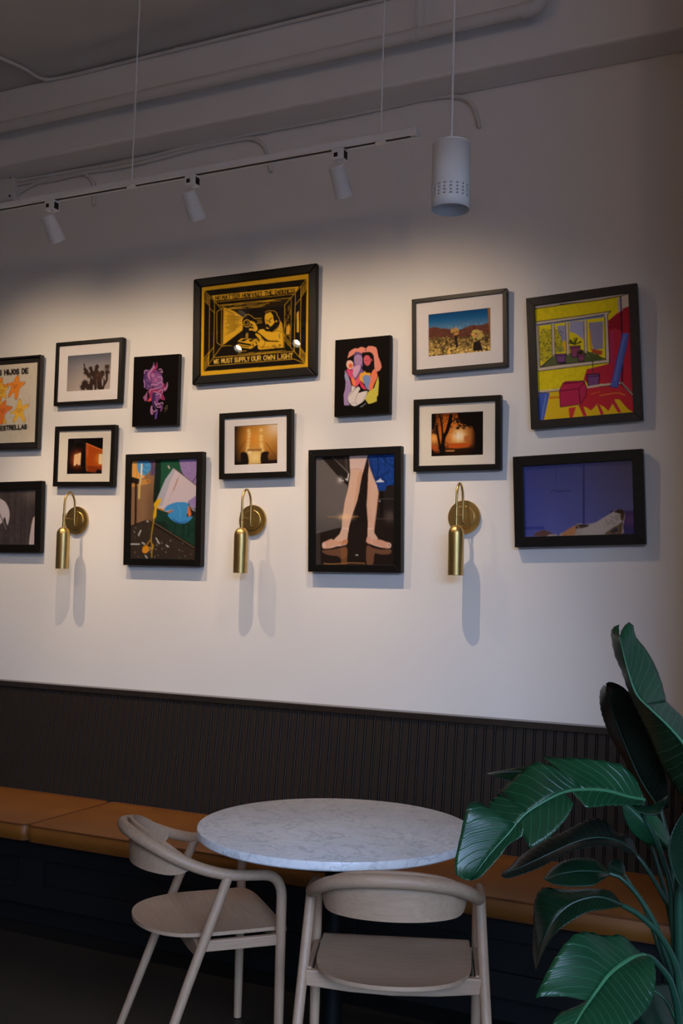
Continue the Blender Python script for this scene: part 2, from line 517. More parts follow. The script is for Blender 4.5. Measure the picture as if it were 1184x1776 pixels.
# ------------------------------------------------------------------ cushions
def make_cushion(x0, x1, label):
    y0, y1, z0, z1 = 3.545, back_y(0.44) - 0.012, 0.388, 0.462
    nx, ny = 40, 14
    cx, cy = (x0 + x1) / 2, (y0 + y1) / 2
    hx, hy = (x1 - x0) / 2, (y1 - y0) / 2
    rad = 0.035
    def outline(s, t):
        # rounded-rectangle mapping of s,t in [-1,1]
        X, Y = s * hx, t * hy
        ex, ey = hx - rad, hy - rad
        if abs(X) > ex and abs(Y) > ey:
            dx, dy = abs(X) - ex, abs(Y) - ey
            k = max(dx, dy) / max(1e-9, math.hypot(dx, dy))
            X = math.copysign(ex + dx * k, X); Y = math.copysign(ey + dy * k, Y)
        return X, Y
    def ease(n):
        a = np.linspace(-1, 1, n); return np.sign(a) * (1 - (1 - np.abs(a)) ** 1.6)
    S, T = ease(nx), ease(ny)
    root = MB()
    top = []; bot = []
    for s in S:
        rt = []; rb = []
        for t in T:
            X, Y = outline(s, t)
            pu = (1 - abs(s) ** 6) * (1 - abs(t) ** 4)
            wr = 0.0022 * math.sin(19 * X + 7 * Y) * pu + 0.0015 * math.sin(41 * X - 13 * Y) * pu
            rt.append((X, Y, z1 - 0.006 + 0.016 * pu + wr)); rb.append((X, Y, z0))
        top.append(rt); bot.append(rb)
    root.grid(top)
    b2 = len(root.v)
    root.grid([list(reversed(r)) for r in bot])
    # side band, slightly bulging
    per = [(i, 0) for i in range(nx)] + [(nx - 1, j) for j in range(1, ny)] + [(i, ny - 1) for i in range(nx - 2, -1, -1)] + [(0, j) for j in range(ny - 2, 0, -1)]
    rows = []
    for (i, j) in per + [per[0]]:
        X, Y, zt = top[i][j]
        L = math.hypot(X / hx, Y / hy)
        col = []
        for q in np.linspace(0, 1, 6):
            bl = 0.010 * math.sin(math.pi * q)
            ox = bl * (1 if X > hx - rad - 1e-6 else -1 if X < -hx + rad + 1e-6 else 0)
            oy = bl * (1 if Y > hy - rad - 1e-6 else -1 if Y < -hy + rad + 1e-6 else 0)
            if abs(ox) > 0: ox *= 0.35
            col.append((X + ox, Y + oy, zt + (z0 - zt) * q))
        rows.append(col)
    root.grid(rows)
    o = root.build('seat_cushion', M['leather'], None, smooth=True, angle=50)
    o.location = (cx, cy, 0)
    tag(o, label, 'cushion', 'tan seat cushions on the banquette')
    for which in ('top', 'bottom'):
        pth = []
        for (i, j) in per + [per[0]]:
            X, Y, zt = top[i][j]
            k = 1.0 + 0.002 / max(0.1, math.hypot(X, Y))
            pth.append((X * k, Y * 1.004, zt if which == 'top' else z0 + 0.004))
        MB().tube(pth, 0.0042, 6, caps=False).build('piping', M['piping'], o, smooth=True)
    return o
make_cushion(-4.675, -3.195, 'tan leather seat cushion at the far left end of the bench')
make_cushion(-3.185, -1.705, 'tan leather seat cushion behind the side-on chair')
make_cushion(-1.695, -0.452, 'tan leather seat cushion running behind the table and the plant')

# ------------------------------------------------------------------ marble table
TX, TY, TR_, TZ = -1.490, 3.064, 0.4373, 0.745
tb = empty('bistro_table', (TX, TY, 0))
tag(tb, 'round white marble bistro table between the chairs and the bench', 'table')
e = 0.004
MB().lathe([(0.0001, TZ - 0.027), (TR_ - e, TZ - 0.027), (TR_, TZ - 0.027 + e), (TR_, TZ - e), (TR_ - 0.3 * e, TZ - 0.3 * e), (TR_ - e, TZ), (0.0001, TZ)], 128).build('tabletop', M['marble'], tb, smooth=True, angle=40)
MB().lathe([(0.0001, TZ - 0.0275), (0.15, TZ - 0.0275), (0.15, TZ - 0.034), (0.045, TZ - 0.045), (0.038, TZ - 0.07), (0.0001, TZ - 0.07)], 40).build('mounting_plate', M['iron'], tb, smooth=True)
MB().lathe([(0.032, TZ - 0.068), (0.032, 0.04)], 32, close_ends=True).build('column', M['iron'], tb, smooth=True)
MB().lathe([(0.0001, 0.045), (0.05, 0.042), (0.12, 0.028), (0.20, 0.018), (0.215, 0.010), (0.215, 0.001), (0.0001, 0.001)], 48).build('foot_plate', M['iron'], tb, smooth=True)

# ------------------------------------------------------------------ chairs
def make_chair(label, loc, rz, suffix=''):
    c = empty('dining_chair', loc, rz)
    tag(c, label, 'chair', 'pale beech armchairs at the marble table')
    half = [(0.2430, 0.0, 0.545), (0.2430, -0.004, 0.572), (0.2430, -0.018, 0.598), (0.2432, -0.045, 0.613), (0.2435, -0.10, 0.617), (0.242, -0.17, 0.623),
            (0.232, -0.25, 0.643), (0.207, -0.33, 0.676), (0.160, -0.395, 0.708), (0.085, -0.438, 0.727), (0.0, -0.452, 0.733)]
    full = half + [(-x, y, z) for (x, y, z) in reversed(half[:-1])]
    pth = smooth_path(full, 6)
    rr = []
    for q in pth: rr.append(0.0160 + 0.0028 * max(0.0, min(1.0, (-q[1] - 0.10) / 0.25)))
    MB().tube(pth, rr, 16).build('arm_rail', M['wood_x'], c, smooth=True)
    for s in (-1, 1):
        MB().tube([(s * 0.243, 0, 0.002), (s * 0.243, 0, 0.28), (s * 0.243, 0, 0.5455)], [0.0135, 0.0155, 0.0160], 16).build('leg', M['wood_z'], c, smooth=True)
        MB().tube([(s * 0.275, -0.402, 0.002), (s * 0.259, -0.29, 0.31), (s * 0.243, -0.172, 0.615)], [0.0130, 0.0150, 0.0155], 16).build('leg', M['wood_z'], c, smooth=True)
    # back panel: curved plywood inside the rail
    tail = smooth_path(full[6:-6], 8)
    tail = tail[3:-3]
    n = len(tail)
    # plan normal pointing inward
    P_in, P_out = [], []
    Ls = [0.0]
    for i in range(1, n): Ls.append(Ls[-1] + np.linalg.norm(tail[i] - tail[i - 1]))
    for i, q in enumerate(tail):
        s = 2 * Ls[i] / Ls[-1] - 1
        t = tail[min(n - 1, i + 1)] - tail[max(0, i - 1)]; t[2] = 0; t /= np.linalg.norm(t)
        inn = np.array([-t[1], t[0], 0])
        if inn @ np.array([-q[0], -0.15 - q[1], 0]) < 0: inn = -inn
        ends = max(0.0, 1 - s * s) ** 0.68
        zt = q[2] + 0.004 + 0.017 * min(1, ends * 1.6)
        zb = q[2] - 0.012 - 0.100 * ends
        a, b_ = [], []
        for k in np.linspace(0, 1, 8):
            z = zt + (zb - zt) * k
            lean = 0.016 * k * k
            base = np.array([q[0], q[1], z]) + inn * (0.0185 + 0.0)
            base = base + inn * lean * 0.3
            a.append(tuple(base + inn * 0.011)); b_.append(tuple(base))
        P_in.append(a); P_out.append(b_)
    bp = MB(); bp.grid(P_in); bp.grid([list(reversed(r)) for r in P_out])
    ni = 8
    def edge(fn):
        bp.grid([[fn(P_in, i), fn(P_out, i)] for i in range(n)])
    edge(lambda P, i: P[i][0]); edge(lambda P, i: P[i][-1])
    for ii in (0, n - 1): bp.grid([[P_in[ii][k], P_out[ii][k]] for k in range(8)])
    bo = bp.build('backrest', M['wood_x'], c, smooth=True, angle=50)
    # seat
    def seat_hw(y):
        # half width along depth
        if y > -0.01: 
            k = (y + 0.01) / 0.05
            return 0.220 - 0.045 * (1 - math.sqrt(max(0, 1 - k * k)))
        if y < -0.16:
            k = (-0.16 - y) / 0.255
            return 0.220 * max(0.0, 1 - min(1.0, k) ** 3.0) ** 0.5
        return 0.220
    ys = list(-0.16 - 0.255 * np.sin(np.linspace(math.pi / 2, 0, 16))) + list(np.linspace(-0.15, -0.02, 8)) + list(np.linspace(-0.01, 0.04, 8))
    top, bot = [], []
    for y in ys:
        hw = seat_hw(y); ra, rb = [], []
        for s in np.linspace(-1, 1, 19):
            x = hw * s
            z = 0.450 - 0.010 * (1 - (x / 0.235) ** 2) * max(0, min(1, (0.02 - y) / 0.1)) + 0.010 * max(0, (-y - 0.28) / 0.13) ** 2
            z -= 0.018 * max(0, (y + 0.02) / 0.06) ** 2
            ra.append((x, y, z)); rb.append((x, y, z - 0.011))
        top.append(ra); bot.append(rb)
    st = MB(); st.grid(top); st.grid([list(reversed(r)) for r in bot])
    nY = len(ys)
    st.grid([[top[i][0], bot[i][0]] for i in range(nY)]); st.grid([[top[i][-1], bot[i][-1]] for i in range(nY)])
    st.grid([[top[0][k], bot[0][k]] for k in range(19)]); st.grid([[top[-1][k], bot[-1][k]] for k in range(19)])
    st.build('seat', M['wood_x'], c, smooth=True, angle=50)
    # rails under the seat
    rl = MB()
    outl = [(-0.245, 0.428), (0.245, 0.428), (0.245, 0.385), (0.12, 0.373), (0.0, 0.369), (-0.12, 0.373), (-0.245, 0.385)]
    rl.prism(outl, (0, 0.022, 0), lambda u, v: (u, -0.262, v))
    rl.build('seat_rail', M['wood_x'], c, bevel=0.004)
    for s in (-1, 1):
        sr = MB(); sr.quadbox(-0.009, 0.009, 0, 0.245, -0.016, 0.016)
        so = sr.build('side_rail', M['wood_y'], c, bevel=0.003)
        so.location = (s * 0.238, -0.250, 0.417)
    fr = MB(); fr.quadbox(-0.235, 0.235, -0.012, 0.006, 0.395, 0.428)
    fr.build('front_rail', M['wood_x'], c, bevel=0.004)
    return c
fa = math.atan2(0.72, 0.70) - math.pi / 2
make_chair('pale beech armchair seen side-on at the left of the table', (-1.775, 3.09, 0), fa)
fb = math.atan2(0.933, -0.36) - math.pi / 2
make_chair('pale beech armchair with its back to the viewer in front of the table', (-1.265, 3.035, 0), fb)

# ------------------------------------------------------------------ pipes and conduits on the ceiling
def pipe_at(pts, fn): return [fn(*q) for q in pts]
PY = 3.93
pp = empty('ceiling_pipe', at_y(400, 130, PY))
pl = np.array(pp.location)
a, b2 = at_y(-60, 236, PY), at_y(905, 17, PY)
zc = (a[2] + b2[2]) / 2
a[2] = b2[2] = zc
a[0] = XL + 0.3
MB().tube([a - pl, b2 - pl], 0.026, 20).build('pipe', M['conduit'], pp, smooth=True)
el = [b2, b2 + np.array([0.03, 0, 0.0]), b2 + np.array([0.065, 0, 0.012]), b2 + np.array([0.085, 0, 0.045]), b2 + np.array([0.088, 0, 0.09]), b2 + np.array([0.088, 0, ZC - zc])]
MB().tube([q - pl for q in smooth_path(el[:5], 4)], 0.031, 20).build('elbow', M['conduit'], pp, smooth=True)
MB().tube([el[4] - pl, el[5] - pl], 0.026, 20).build('riser', M['conduit'], pp, smooth=True)
for hx in (at_y(721, 60, PY)[0], at_y(721, 60, PY)[0] - 2.4):
    rg = MB(); cc = np.array([hx, PY, zc])
    rg.lathe([(0.0275, -0.011), (0.0300, -0.011), (0.0300, 0.011), (0.0275, 0.011), (0.0275, -0.011)], 24, cc - pl, (1, 0, 0))
    rg.build('hanger_ring', M['conduit'], pp, smooth=True)
    MB().tube([cc + [0, 0, 0.029] - pl, np.array([hx, PY, ZC]) - pl], 0.006, 8).build('hanger_rod', M['conduit'], pp, smooth=True)
tag(pp, 'white painted pipe running along below the ceiling to an elbow', 'pipe')

def conduit(name, label, pts, r, clips, cat='conduit', n=6):
    P = smooth_path(pts, n)
    for q in P: q[2] = min(q[2], ZC - 0.016)
    o0 = np.array(P[len(P) // 2])
    root = empty(name, o0)
    tag(root, label, cat, 'painted cable conduits')
    MB().tube([q - o0 for q in P], r, 10).build('tube', M['conduit'], root, smooth=True)
    for cp in clips:
        i = int(cp * (len(P) - 2)); t = P[i + 1] - P[i]; t /= np.linalg.norm(t)
        MB().lathe([(r * 0.8, -0.008), (r * 1.35, -0.008), (r * 1.35, 0.008), (r * 0.8, 0.008)], 12, P[i] - o0, t, True).build('clip', M['conduit'], root, smooth=False)
    return root
cy = WY - 0.014
def W_(x, y, Y=cy): return at_y(x, y, Y)
conduit('cable_conduit', 'long painted conduit along the wall top curving down beside the pendant',
        [W_(24, 315), W_(94, 303), W_(142, 294), W_(228, 280), W_(334, 253), W_(410, 237.5), W_(497, 220.5), W_(600, 201), W_(673, 185.5), W_(731, 173), W_(777, 167), W_(806, 172), W_(823, 190), W_(831, 222)],
        0.0095, (0.08, 0.2, 0.33, 0.45, 0.52, 0.62, 0.74), n=5)
conduit('cable_conduit', 'painted conduit on the wall ending in a bend above the middle spotlight',
        [W_(24, 321), W_(94, 309), W_(142, 300), W_(228, 286.5), W_(334, 259), W_(400, 245), W_(436, 241), W_(456, 252), W_(465, 274), W_(470, 298)], 0.0095, (0.12, 0.3, 0.5, 0.68))
conduit('cable_conduit', 'short painted conduit leaving the junction box and bending down behind the track',
        [W_(27, 338), W_(62, 318), W_(94, 312), W_(140, 302), W_(154, 307), W_(162, 320), W_(163, 340), W_(162.5, 356)], 0.0095, (0.25, 0.42, 0.55))
czp = ZC - 0.018
conduit('cable_conduit', 'painted conduit crossing the ceiling and following the beam corner',
        [at_z(-60, 72, czp), at_z(0, 100, czp), at_z(42, 119, czp), at_y(74, 137, BY - 0.05), at_y(107, 131, BY - 0.012), at_y(250, 99, BY - 0.012), at_y(431, 51, BY - 0.012), at_y(600, 14, BY - 0.012), at_y(760, -25, BY - 0.012)], 0.009, (0.42, 0.7))
jb0, jb1 = at_y(-40, 350, WY - 0.03), at_y(27, 312, WY - 0.03)
jb = empty('junction_box', ((jb0[0] + jb1[0]) / 2, WY, (jb0[2] + jb1[2]) / 2))
tag(jb, 'painted metal junction box high on the wall at the left', 'junction box')
hw, hh = (jb1[0] - jb0[0]) / 2, 0.072
box('body', M['conduit'], jb, -hw, hw, -0.045, -0.001, -hh, hh, 0.003)
box('cover', M['conduit'], jb, -hw + 0.006, hw - 0.006, -0.049, -0.0455, -hh + 0.006, hh - 0.006, 0.001)
for (sx, sz) in ((1, 1), (1, -1)):
    MB().lathe([(0.006, 0), (0.006, 0.003), (0.0001, 0.004)], 10, (sx * (hw - 0.018), -0.049, sz * (hh - 0.02)), (0, -1, 0)).build('screw', M['iron'], jb, smooth=True)

# ------------------------------------------------------------------ tracks and spotlights
KY = 3.40
tz = float(np.mean([at_y(x, y, KY)[2] for (x, y) in ((0, 363), (228, 324), (660, 242), (718, 236))]))
kx1 = at_y(720, 236, KY)[0]
kx0 = -5.2
def make_track(kx0, kx1, KY, tz, rods, label):
    tk = empty('lighting_track', ((kx0 + kx1) / 2, KY, tz))
    tag(tk, label, 'track')
    L2 = (kx1 - kx0) / 2
    tr = MB()
    tr.quadbox(-L2, L2, -0.018, 0.018, 0.0, 0.020)
    tr.quadbox(-L2, L2, -0.018, -0.009, -0.0035, 0.0)
    tr.quadbox(-L2, L2, 0.009, 0.018, -0.0035, 0.0)
    tr.build('rail', M['white_metal'], tk)
    box('slot', M['dark_slot'], tk, -L2 + 0.02, L2 - 0.02, -0.0088, 0.0088, -0.0012, -0.0003)
    box('end_cap', M['white_metal'], tk, L2 + 0.0002, L2 + 0.012, -0.019, 0.019, -0.0045, 0.021, 0.002)
    for sx in rods:
        x = sx - (kx0 + kx1) / 2
        MB().tube([(x, 0, 0.0205), (x + 0.004, 0, 0.5), (x + 0.008, 0, ZC - tz - 0.0005)], 0.0032, 8).build('suspension_rod', M['white_metal'], tk, smooth=True)
        MB().lathe([(0.020, -0.0085), (0.022, -0.0037)], 16, (x, 0, 0), (0, 0, 1), True).build('clamp', M['white_metal'], tk, smooth=True)
make_track(kx0, kx1, KY, tz, (at_y(228, 324, KY)[0], at_y(660, 242, KY)[0], at_y(228, 324, KY)[0] - 1.15), 'white lighting track hung on thin rods in front of the wall')

def spotlight(x, y, z, label, group, tilt, aim, watts, size, lens, core=0.0):
    s = empty('track_spotlight', (x, y, z - 0.0040))
    tag(s, label, 'spotlight', group)
    ad = MB(); ad.quadbox(-0.024, 0.024, -0.021, 0.021, -0.044, -0.0006)
    ad.build('adapter', M['white_metal'], s, bevel=0.003)
    box('switch', M['dark_slot'], s, -0.014, 0.002, -0.0222, -0.0212, -0.034, -0.018)
    box('contact_plate', M['dark_slot'], s, 0.0241, 0.0252, -0.013, 0.013, -0.038, -0.010)
    MB().tube([(0, 0, -0.0445), (0, 0, -0.082)], 0.0085, 12).build('stem', M['white_metal'], s, smooth=True)
    th = math.radians(tilt)
    ax = np.array([0, math.sin(th), -math.cos(th)])
    c0 = np.array([0, -0.030, -0.070])
    h = MB()
    h.lathe([(0.0001, 0.0), (0.026, 0.0), (0.029, 0.003), (0.031, 0.060), (0.0325, 0.061), (0.035, 0.116), (0.0335, 0.117), (0.032, 0.100), (0.0305, 0.085), (0.0001, 0.085)], 36, c0, ax)
    h.build('housing', M['white_metal'], s, smooth=True, angle=35)
    ln = MB(); ln.lathe([(0.0001, 0.0858), (0.029, 0.0858)], 24, c0, ax)
    ln.build('lens', lens, s)
    ld = bpy.data.lights.new('spot_beam', 'SPOT')
    ld.energy = watts; ld.color = SPOT_COL
    ld.spot_size = math.radians(size); ld.spot_blend = 1.0; ld.shadow_soft_size = 0.0
    lo = bpy.data.objects.new('spot_beam', ld); COL.objects.link(lo); lo.parent = s
    lo.location = c0 + ax * 0.119
    ta = math.radians(aim)
    lo.rotation_mode = 'QUATERNION'
    lo.rotation_quaternion = Vector((0, math.sin(ta), -math.cos(ta))).to_track_quat('-Z', 'Y')
    if core > 0:
        ld2 = ld.copy(); ld2.energy = core; ld2.spot_size = math.radians(54)
        l2 = bpy.data.objects.new('spot_core', ld2); COL.objects.link(l2); l2.parent = s
        l2.location = lo.location; l2.rotation_mode = 'QUATERNION'
        tc = math.radians(25)
        l2.rotation_quaternion = Vector((0, math.sin(tc), -math.cos(tc))).to_track_quat('-Z', 'Y')
    return s
G1 = 'white spotlights on the wall track'
spotlight(-1.700, KY, tz, 'white track spotlight nearest the hanging pendant', G1, 40, 41, SPOT_W, 124, M['lens'], CORE_W)
spotlight(-2.350, KY, tz, 'white track spotlight in the middle of the track', G1, 40, 41, SPOT_W, 124, M['lens'], CORE_W)
spotlight(-3.065, KY, tz, 'white track spotlight at the left of the picture near the junction box', G1, 40, 41, SPOT_W, 124, M['lens'], CORE_W)
spotlight(-3.750, KY, tz, 'white track spotlight beyond the left edge of the picture', G1, 40, 41, SPOT_W, 124, M['lens'], CORE_W)

# ------------------------------------------------------------------ pendant with perforated shade
pc = np.array([-0.956, 2.576]) * 1.185
pb = EYE[2] + 1.185
pn = empty('pendant_lamp', (pc[0], pc[1], pb))
tag(pn, 'white cylindrical pendant lamp with rows of punched holes', 'pendant lamp')
R_, Hh = 0.060, 0.212
NC = 18
sh = MB()
hz = [0.030 + k * 0.0108 for k in range(5)]           # cell borders, four rows
def P(a, z): return (R_ * math.cos(a), R_ * math.sin(a), z)
vid = {}
def V(a, z):
    k = (round(a % (2 * math.pi), 5), round(z, 6))
    if k not in vid:
        vid[k] = len(sh.v); sh.v.append(P(a, z))
    return vid[k]
da = 2 * math.pi / NC
sub = 4
def strip(z0, z1):
    for c in range(NC):
        for k in range(sub):
            a0, a1 = (c + k / sub) * da, (c + (k + 1) / sub) * da
            sh.f.append((V(a0, z0), V(a1, z0), V(a1, z1), V(a0, z1)))
strip(0.0, hz[0])
for r in range(4):
    z0, z1 = hz[r], hz[r + 1]; zm = (z0 + z1) / 2
    for c in range(NC):
        a0, am, a1 = c * da, (c + 0.5) * da, (c + 1) * da
        hr = 0.0027
        ring = []
        for k in range(8):
            t = math.pi / 4 * k
            ring.append((am + hr / R_ * math.cos(t), zm + hr * math.sin(t)))
        out = [(a1, zm), (a1, z1), (am, z1), (a0, z1), (a0, zm), (a0, z0), (am, z0), (a1, z0)]
        # extra border verts at quarter points belong to neighbours' strips only on horizontal borders
        ro = [V(*q) for q in ring]; oo = [V(*q) for q in out]
        for k in range(8):
            k2 = (k + 1) % 8
            if k in (1, 2):
                aq = (out[k][0] + out[k2][0]) / 2
                sh.f.append((ro[k], oo[k], V(aq, z1), oo[k2], ro[k2]) if r == 3 else (ro[k], oo[k], oo[k2], ro[k2]))
            elif k in (5, 6):
                aq = (out[k][0] + out[k2][0]) / 2
                sh.f.append((ro[k], oo[k], V(aq, z0), oo[k2], ro[k2]) if r == 0 else (ro[k], oo[k], oo[k2], ro[k2]))
            else:
                sh.f.append((ro[k], oo[k], oo[k2], ro[k2]))
strip(hz[4], Hh - 0.004)
so = sh.build('shade', M['white_metal'], pn, smooth=True, angle=60)
sm = so.modifiers.new('thick', 'SOLIDIFY'); sm.thickness = 0.0016; sm.offset = -1
MB().lathe([(0.0001, Hh - 0.0038), (R_ - 0.0005, Hh - 0.0038), (R_ - 0.0005, Hh), (0.0001, Hh)], 72).build('shade_top', M['white_metal'], pn, smooth=True)
MB().lathe([(0.0001, Hh - 0.004), (0.018, Hh - 0.004), (0.018, Hh - 0.05), (0.0001, Hh - 0.05)], 20).build('socket', M['white_metal'], pn, smooth=True)
MB().tube([(0, 0, Hh + 0.0002), (0.002, 0, 0.6), (0.0, 0, ZC - pb - 0.012)], 0.0038, 10).build('cord', M['white_metal'], pn, smooth=True)
MB().lathe([(0.05, ZC - pb - 0.0005), (0.05, ZC - pb - 0.012), (0.02, ZC - pb - 0.022), (0.0001, ZC - pb - 0.022)], 28).build('ceiling_rose', M['white_metal'], pn, smooth=True)

# ------------------------------------------------------------------ brass wall sconces
def sconce(x, z, label):
    s = empty('wall_sconce', (x, WY, z))
    tag(s, label, 'sconce', 'brass sconces under the pictures')
    D = 0.105
    MB().lathe([(0.071, 0.0005), (0.0715, 0.012), (0.070, 0.0145), (0.0001, 0.0148)], 56, (0, 0, 0), (0, -1, 0)).build('backplate', M['brass'], s, smooth=True, angle=30)
    MB().lathe([(0.048, 0.0149), (0.048, 0.0185), (0.046, 0.0198), (0.0001, 0.0200)], 48, (0.0, 0, 0), (0, -1, 0)).build('cover_disc', M['brass'], s, smooth=True, angle=30)
    neck = [(0, -0.0205, -0.028), (0, -0.0265, -0.018), (0, -0.0275, 0.03), (0, -0.0280, 0.075), (0, -0.0330, 0.105), (0, -0.049, 0.130), (0, -0.067, 0.137), (0, -0.085, 0.130), (0, -0.1005, 0.105), (0, -D, 0.070), (0, -D, 0.030)]
    MB().tube(smooth_path(neck, 5), 0.0052, 14).build('gooseneck', M['brass'], s, smooth=True)
    MB().tube([(0, -0.0202, 0.004), (0, -D + 0.006, 0.008)], 0.0022, 8).build('brace_rod', M['brass'], s, smooth=True)
    MB().lathe([(0.0001, 0.030), (0.0078, 0.030), (0.0078, -0.005), (0.0058, -0.006), (0.0058, -0.010), (0.0078, -0.011), (0.0078, -0.045), (0.0001, -0.045)], 20, (0, -D, 0)).build('swivel', M['brass'], s, smooth=True, angle=30)
    R = 0.0328
    pr = [(0.0060, -0.0400)]
    for k in range(9):
        t = math.pi / 2 * k / 8
        pr.append((0.006 + (R - 0.006) * math.sin(t), -0.0400 - 0.036 * (1 - math.cos(t))))
    pr += [(R, -0.12), (R, -0.247), (R - 0.0015, -0.2475), (R - 0.0016, -0.12), (R - 0.004, -0.075), (0.006, -0.046)]
    MB().lathe(pr, 44, (0, -D, 0)).build('shade', M['brass'], s, smooth=True, angle=35)
    MB().lathe([(0.0001, -0.048), (0.017, -0.05), (0.017, -0.10), (0.0001, -0.10)], 20, (0, -D, 0)).build('socket', M['mat'], s, smooth=True)
    return s
sconce(-3.563, 1.806, 'brass gooseneck wall sconce under the picture of the lit house')
sconce(-2.525, 1.800, 'brass gooseneck wall sconce between the bucket and ballet pictures')
sconce(-1.487, 1.806, 'brass gooseneck wall sconce nearest the picture of the dog')

# spots of a second track further back in the room, mirrored in the poster glass
GLOBES = [(410, 604), (521, 590)]

def fill_globe(gp, label):  # unseen globe, added as warm fill for the upper wall
    gl = empty('fill_globe', gp); tag(gl, label, 'lamp', 'added fill globes behind the viewer')
    MB().lathe([(0.0001, -0.14)] + [(0.14 * math.sin(t), -0.14 * math.cos(t)) for t in np.linspace(0.12, 3.0, 20)] + [(0.0001, 0.1395)], 32).build('globe', M['globe'], gl, smooth=True)
    MB().lathe([(0.0001, 0.1390), (0.025, 0.1390), (0.025, 0.175), (0.0001, 0.18)], 20).build('socket', M['brass'], gl, smooth=True)
    MB().tube([(0, 0, 0.181), (0, 0, ZC - gp[2] - 0.0005)], 0.003, 8).build('cord', M['iron'], gl, smooth=True)
fill_globe((-1.2, -0.7, 2.95), 'added warm fill globe hanging behind the viewer on the left')
fill_globe((1.0, -0.7, 2.95), 'added warm fill globe hanging behind the viewer on the right')

GAIN = dict(stars=1.0, joshua=0.95, creature=1.2, house=0.95, bw=0.95, eggs=1.0, film=1.25, women=1.0, lights=0.95, legs=1.0, desert=1.35, fire=1.0, room=1.35, dog=1.0)

# ------------------------------------------------------------------ big-leaved potted plant
PLX, PLY = -0.30, 2.60
plant = empty('potted_plant', (PLX, PLY, 0))
tag(plant, 'large bird-of-paradise plant with broad glossy green leaves at the right', 'plant')
PO = np.array([PLX, PLY, 0.0])
MB().lathe([(0.0001, 0.002), (0.130, 0.002), (0.138, 0.02), (0.172, 0.35), (0.176, 0.36), (0.166, 0.36), (0.160, 0.325), (0.0001, 0.325)], 48).build('pot', M['pot'], plant, smooth=True, angle=40)
MB().lathe([(0.0001, 0.330), (0.161, 0.328), (0.161, 0.326), (0.0001, 0.326)], 40).build('soil', M['soil'], plant)

def resample(pts, n, smooth=True):
    P = np.array(smooth_path(pts, 8) if (smooth and len(pts) > 2) else pts, float)
    d = np.r_[0, np.cumsum(np.linalg.norm(np.diff(P, axis=0), axis=1))]
    s = np.linspace(0, d[-1], n)
    return np.stack([np.interp(s, d, P[:, k]) for k in range(3)], 1)

def to3(pts, d0, d1):
    out = []
    n = len(pts)
    for i, q in enumerate(pts):
        dep = q[2] if len(q) > 2 else d0 + (d1 - d0) * i / max(1, n - 1)
        out.append(at_d(q[0], q[1], dep))
    return out

def leaf(mid, lobes, mat, rib_mat, r0=0.0055, rib=True, up=(0, -0.35, 1.0)):
    """mid: list of 3D points base->tip. lobes: list of (v0, v1, edge points 3D base->tip, bulge)."""
    NM = 64
    MP = resample(mid, NM)
    base = np.array(mid[0])
    up = np.array(up, float); up /= np.linalg.norm(up)
    verts, faces, uvs = [], [], []
    for (v0, v1, edge, bulge) in lobes:
        n = max(8, int(46 * (v1 - v0))); m = 9
        E_ = resample(edge, n)
        b = len(verts)
        for i in range(n):
            v = v0 + (v1 - v0) * i / (n - 1)
            k = v * (NM - 1); k0 = min(NM - 2, int(k)); c = MP[k0] + (MP[k0 + 1] - MP[k0]) * (k - k0)
            ac = E_[i] - c; w = np.linalg.norm(ac)
            for j in range(m):
                t = j / (m - 1)
                q = c + ac * t + up * bulge * w * 4 * t * (1 - t) * (1 if bulge else 0)
                rip = 0.0022 * math.sin(2 * math.pi * (v * 22 - 2.4 * t)) * t * (1 - 0.3 * t) * min(1, w / 0.05)
                q = q + up * rip
                verts.append(q); uvs.append((t, v))
        for i in range(n - 1):
            for j in range(m - 1):
                faces.append((b + i * m + j, b + i * m + j + 1, b + (i + 1) * m + j + 1, b + (i + 1) * m + j))
    me = bpy.data.meshes.new('leaf')
    me.from_pydata([tuple(q - PO) for q in verts], [], faces)
    ul = me.uv_layers.new(name='UVMap')
    for lp in me.loops: ul.data[lp.index].uv = uvs[lp.vertex_index]
    me.materials.append(mat)
    me.polygons.foreach_set('use_smooth', [True] * len(me.polygons))
    o = bpy.data.objects.new('leaf', me); COL.objects.link(o); o.parent = plant
    sm = o.modifiers.new('thick', 'SOLIDIFY'); sm.thickness = 0.0009; sm.offset = 0
    if rib:
        rr = list(np.linspace(r0, 0.0008, 30))
        pth = resample(mid, 30)
        MB().tube([q - PO for q in pth], rr, 8).build('midrib', rib_mat, o, smooth=True)
    return o

def stem(pts, d0, d1, r0, r1, mat=None):
    P = resample(to3(pts, d0, d1), 26)
    MB().tube([q - PO for q in P], list(np.linspace(r0, r1, 26)), 10).build('stem', mat or M['stem'], plant, smooth=True)

base_pt = (1186, 1900)
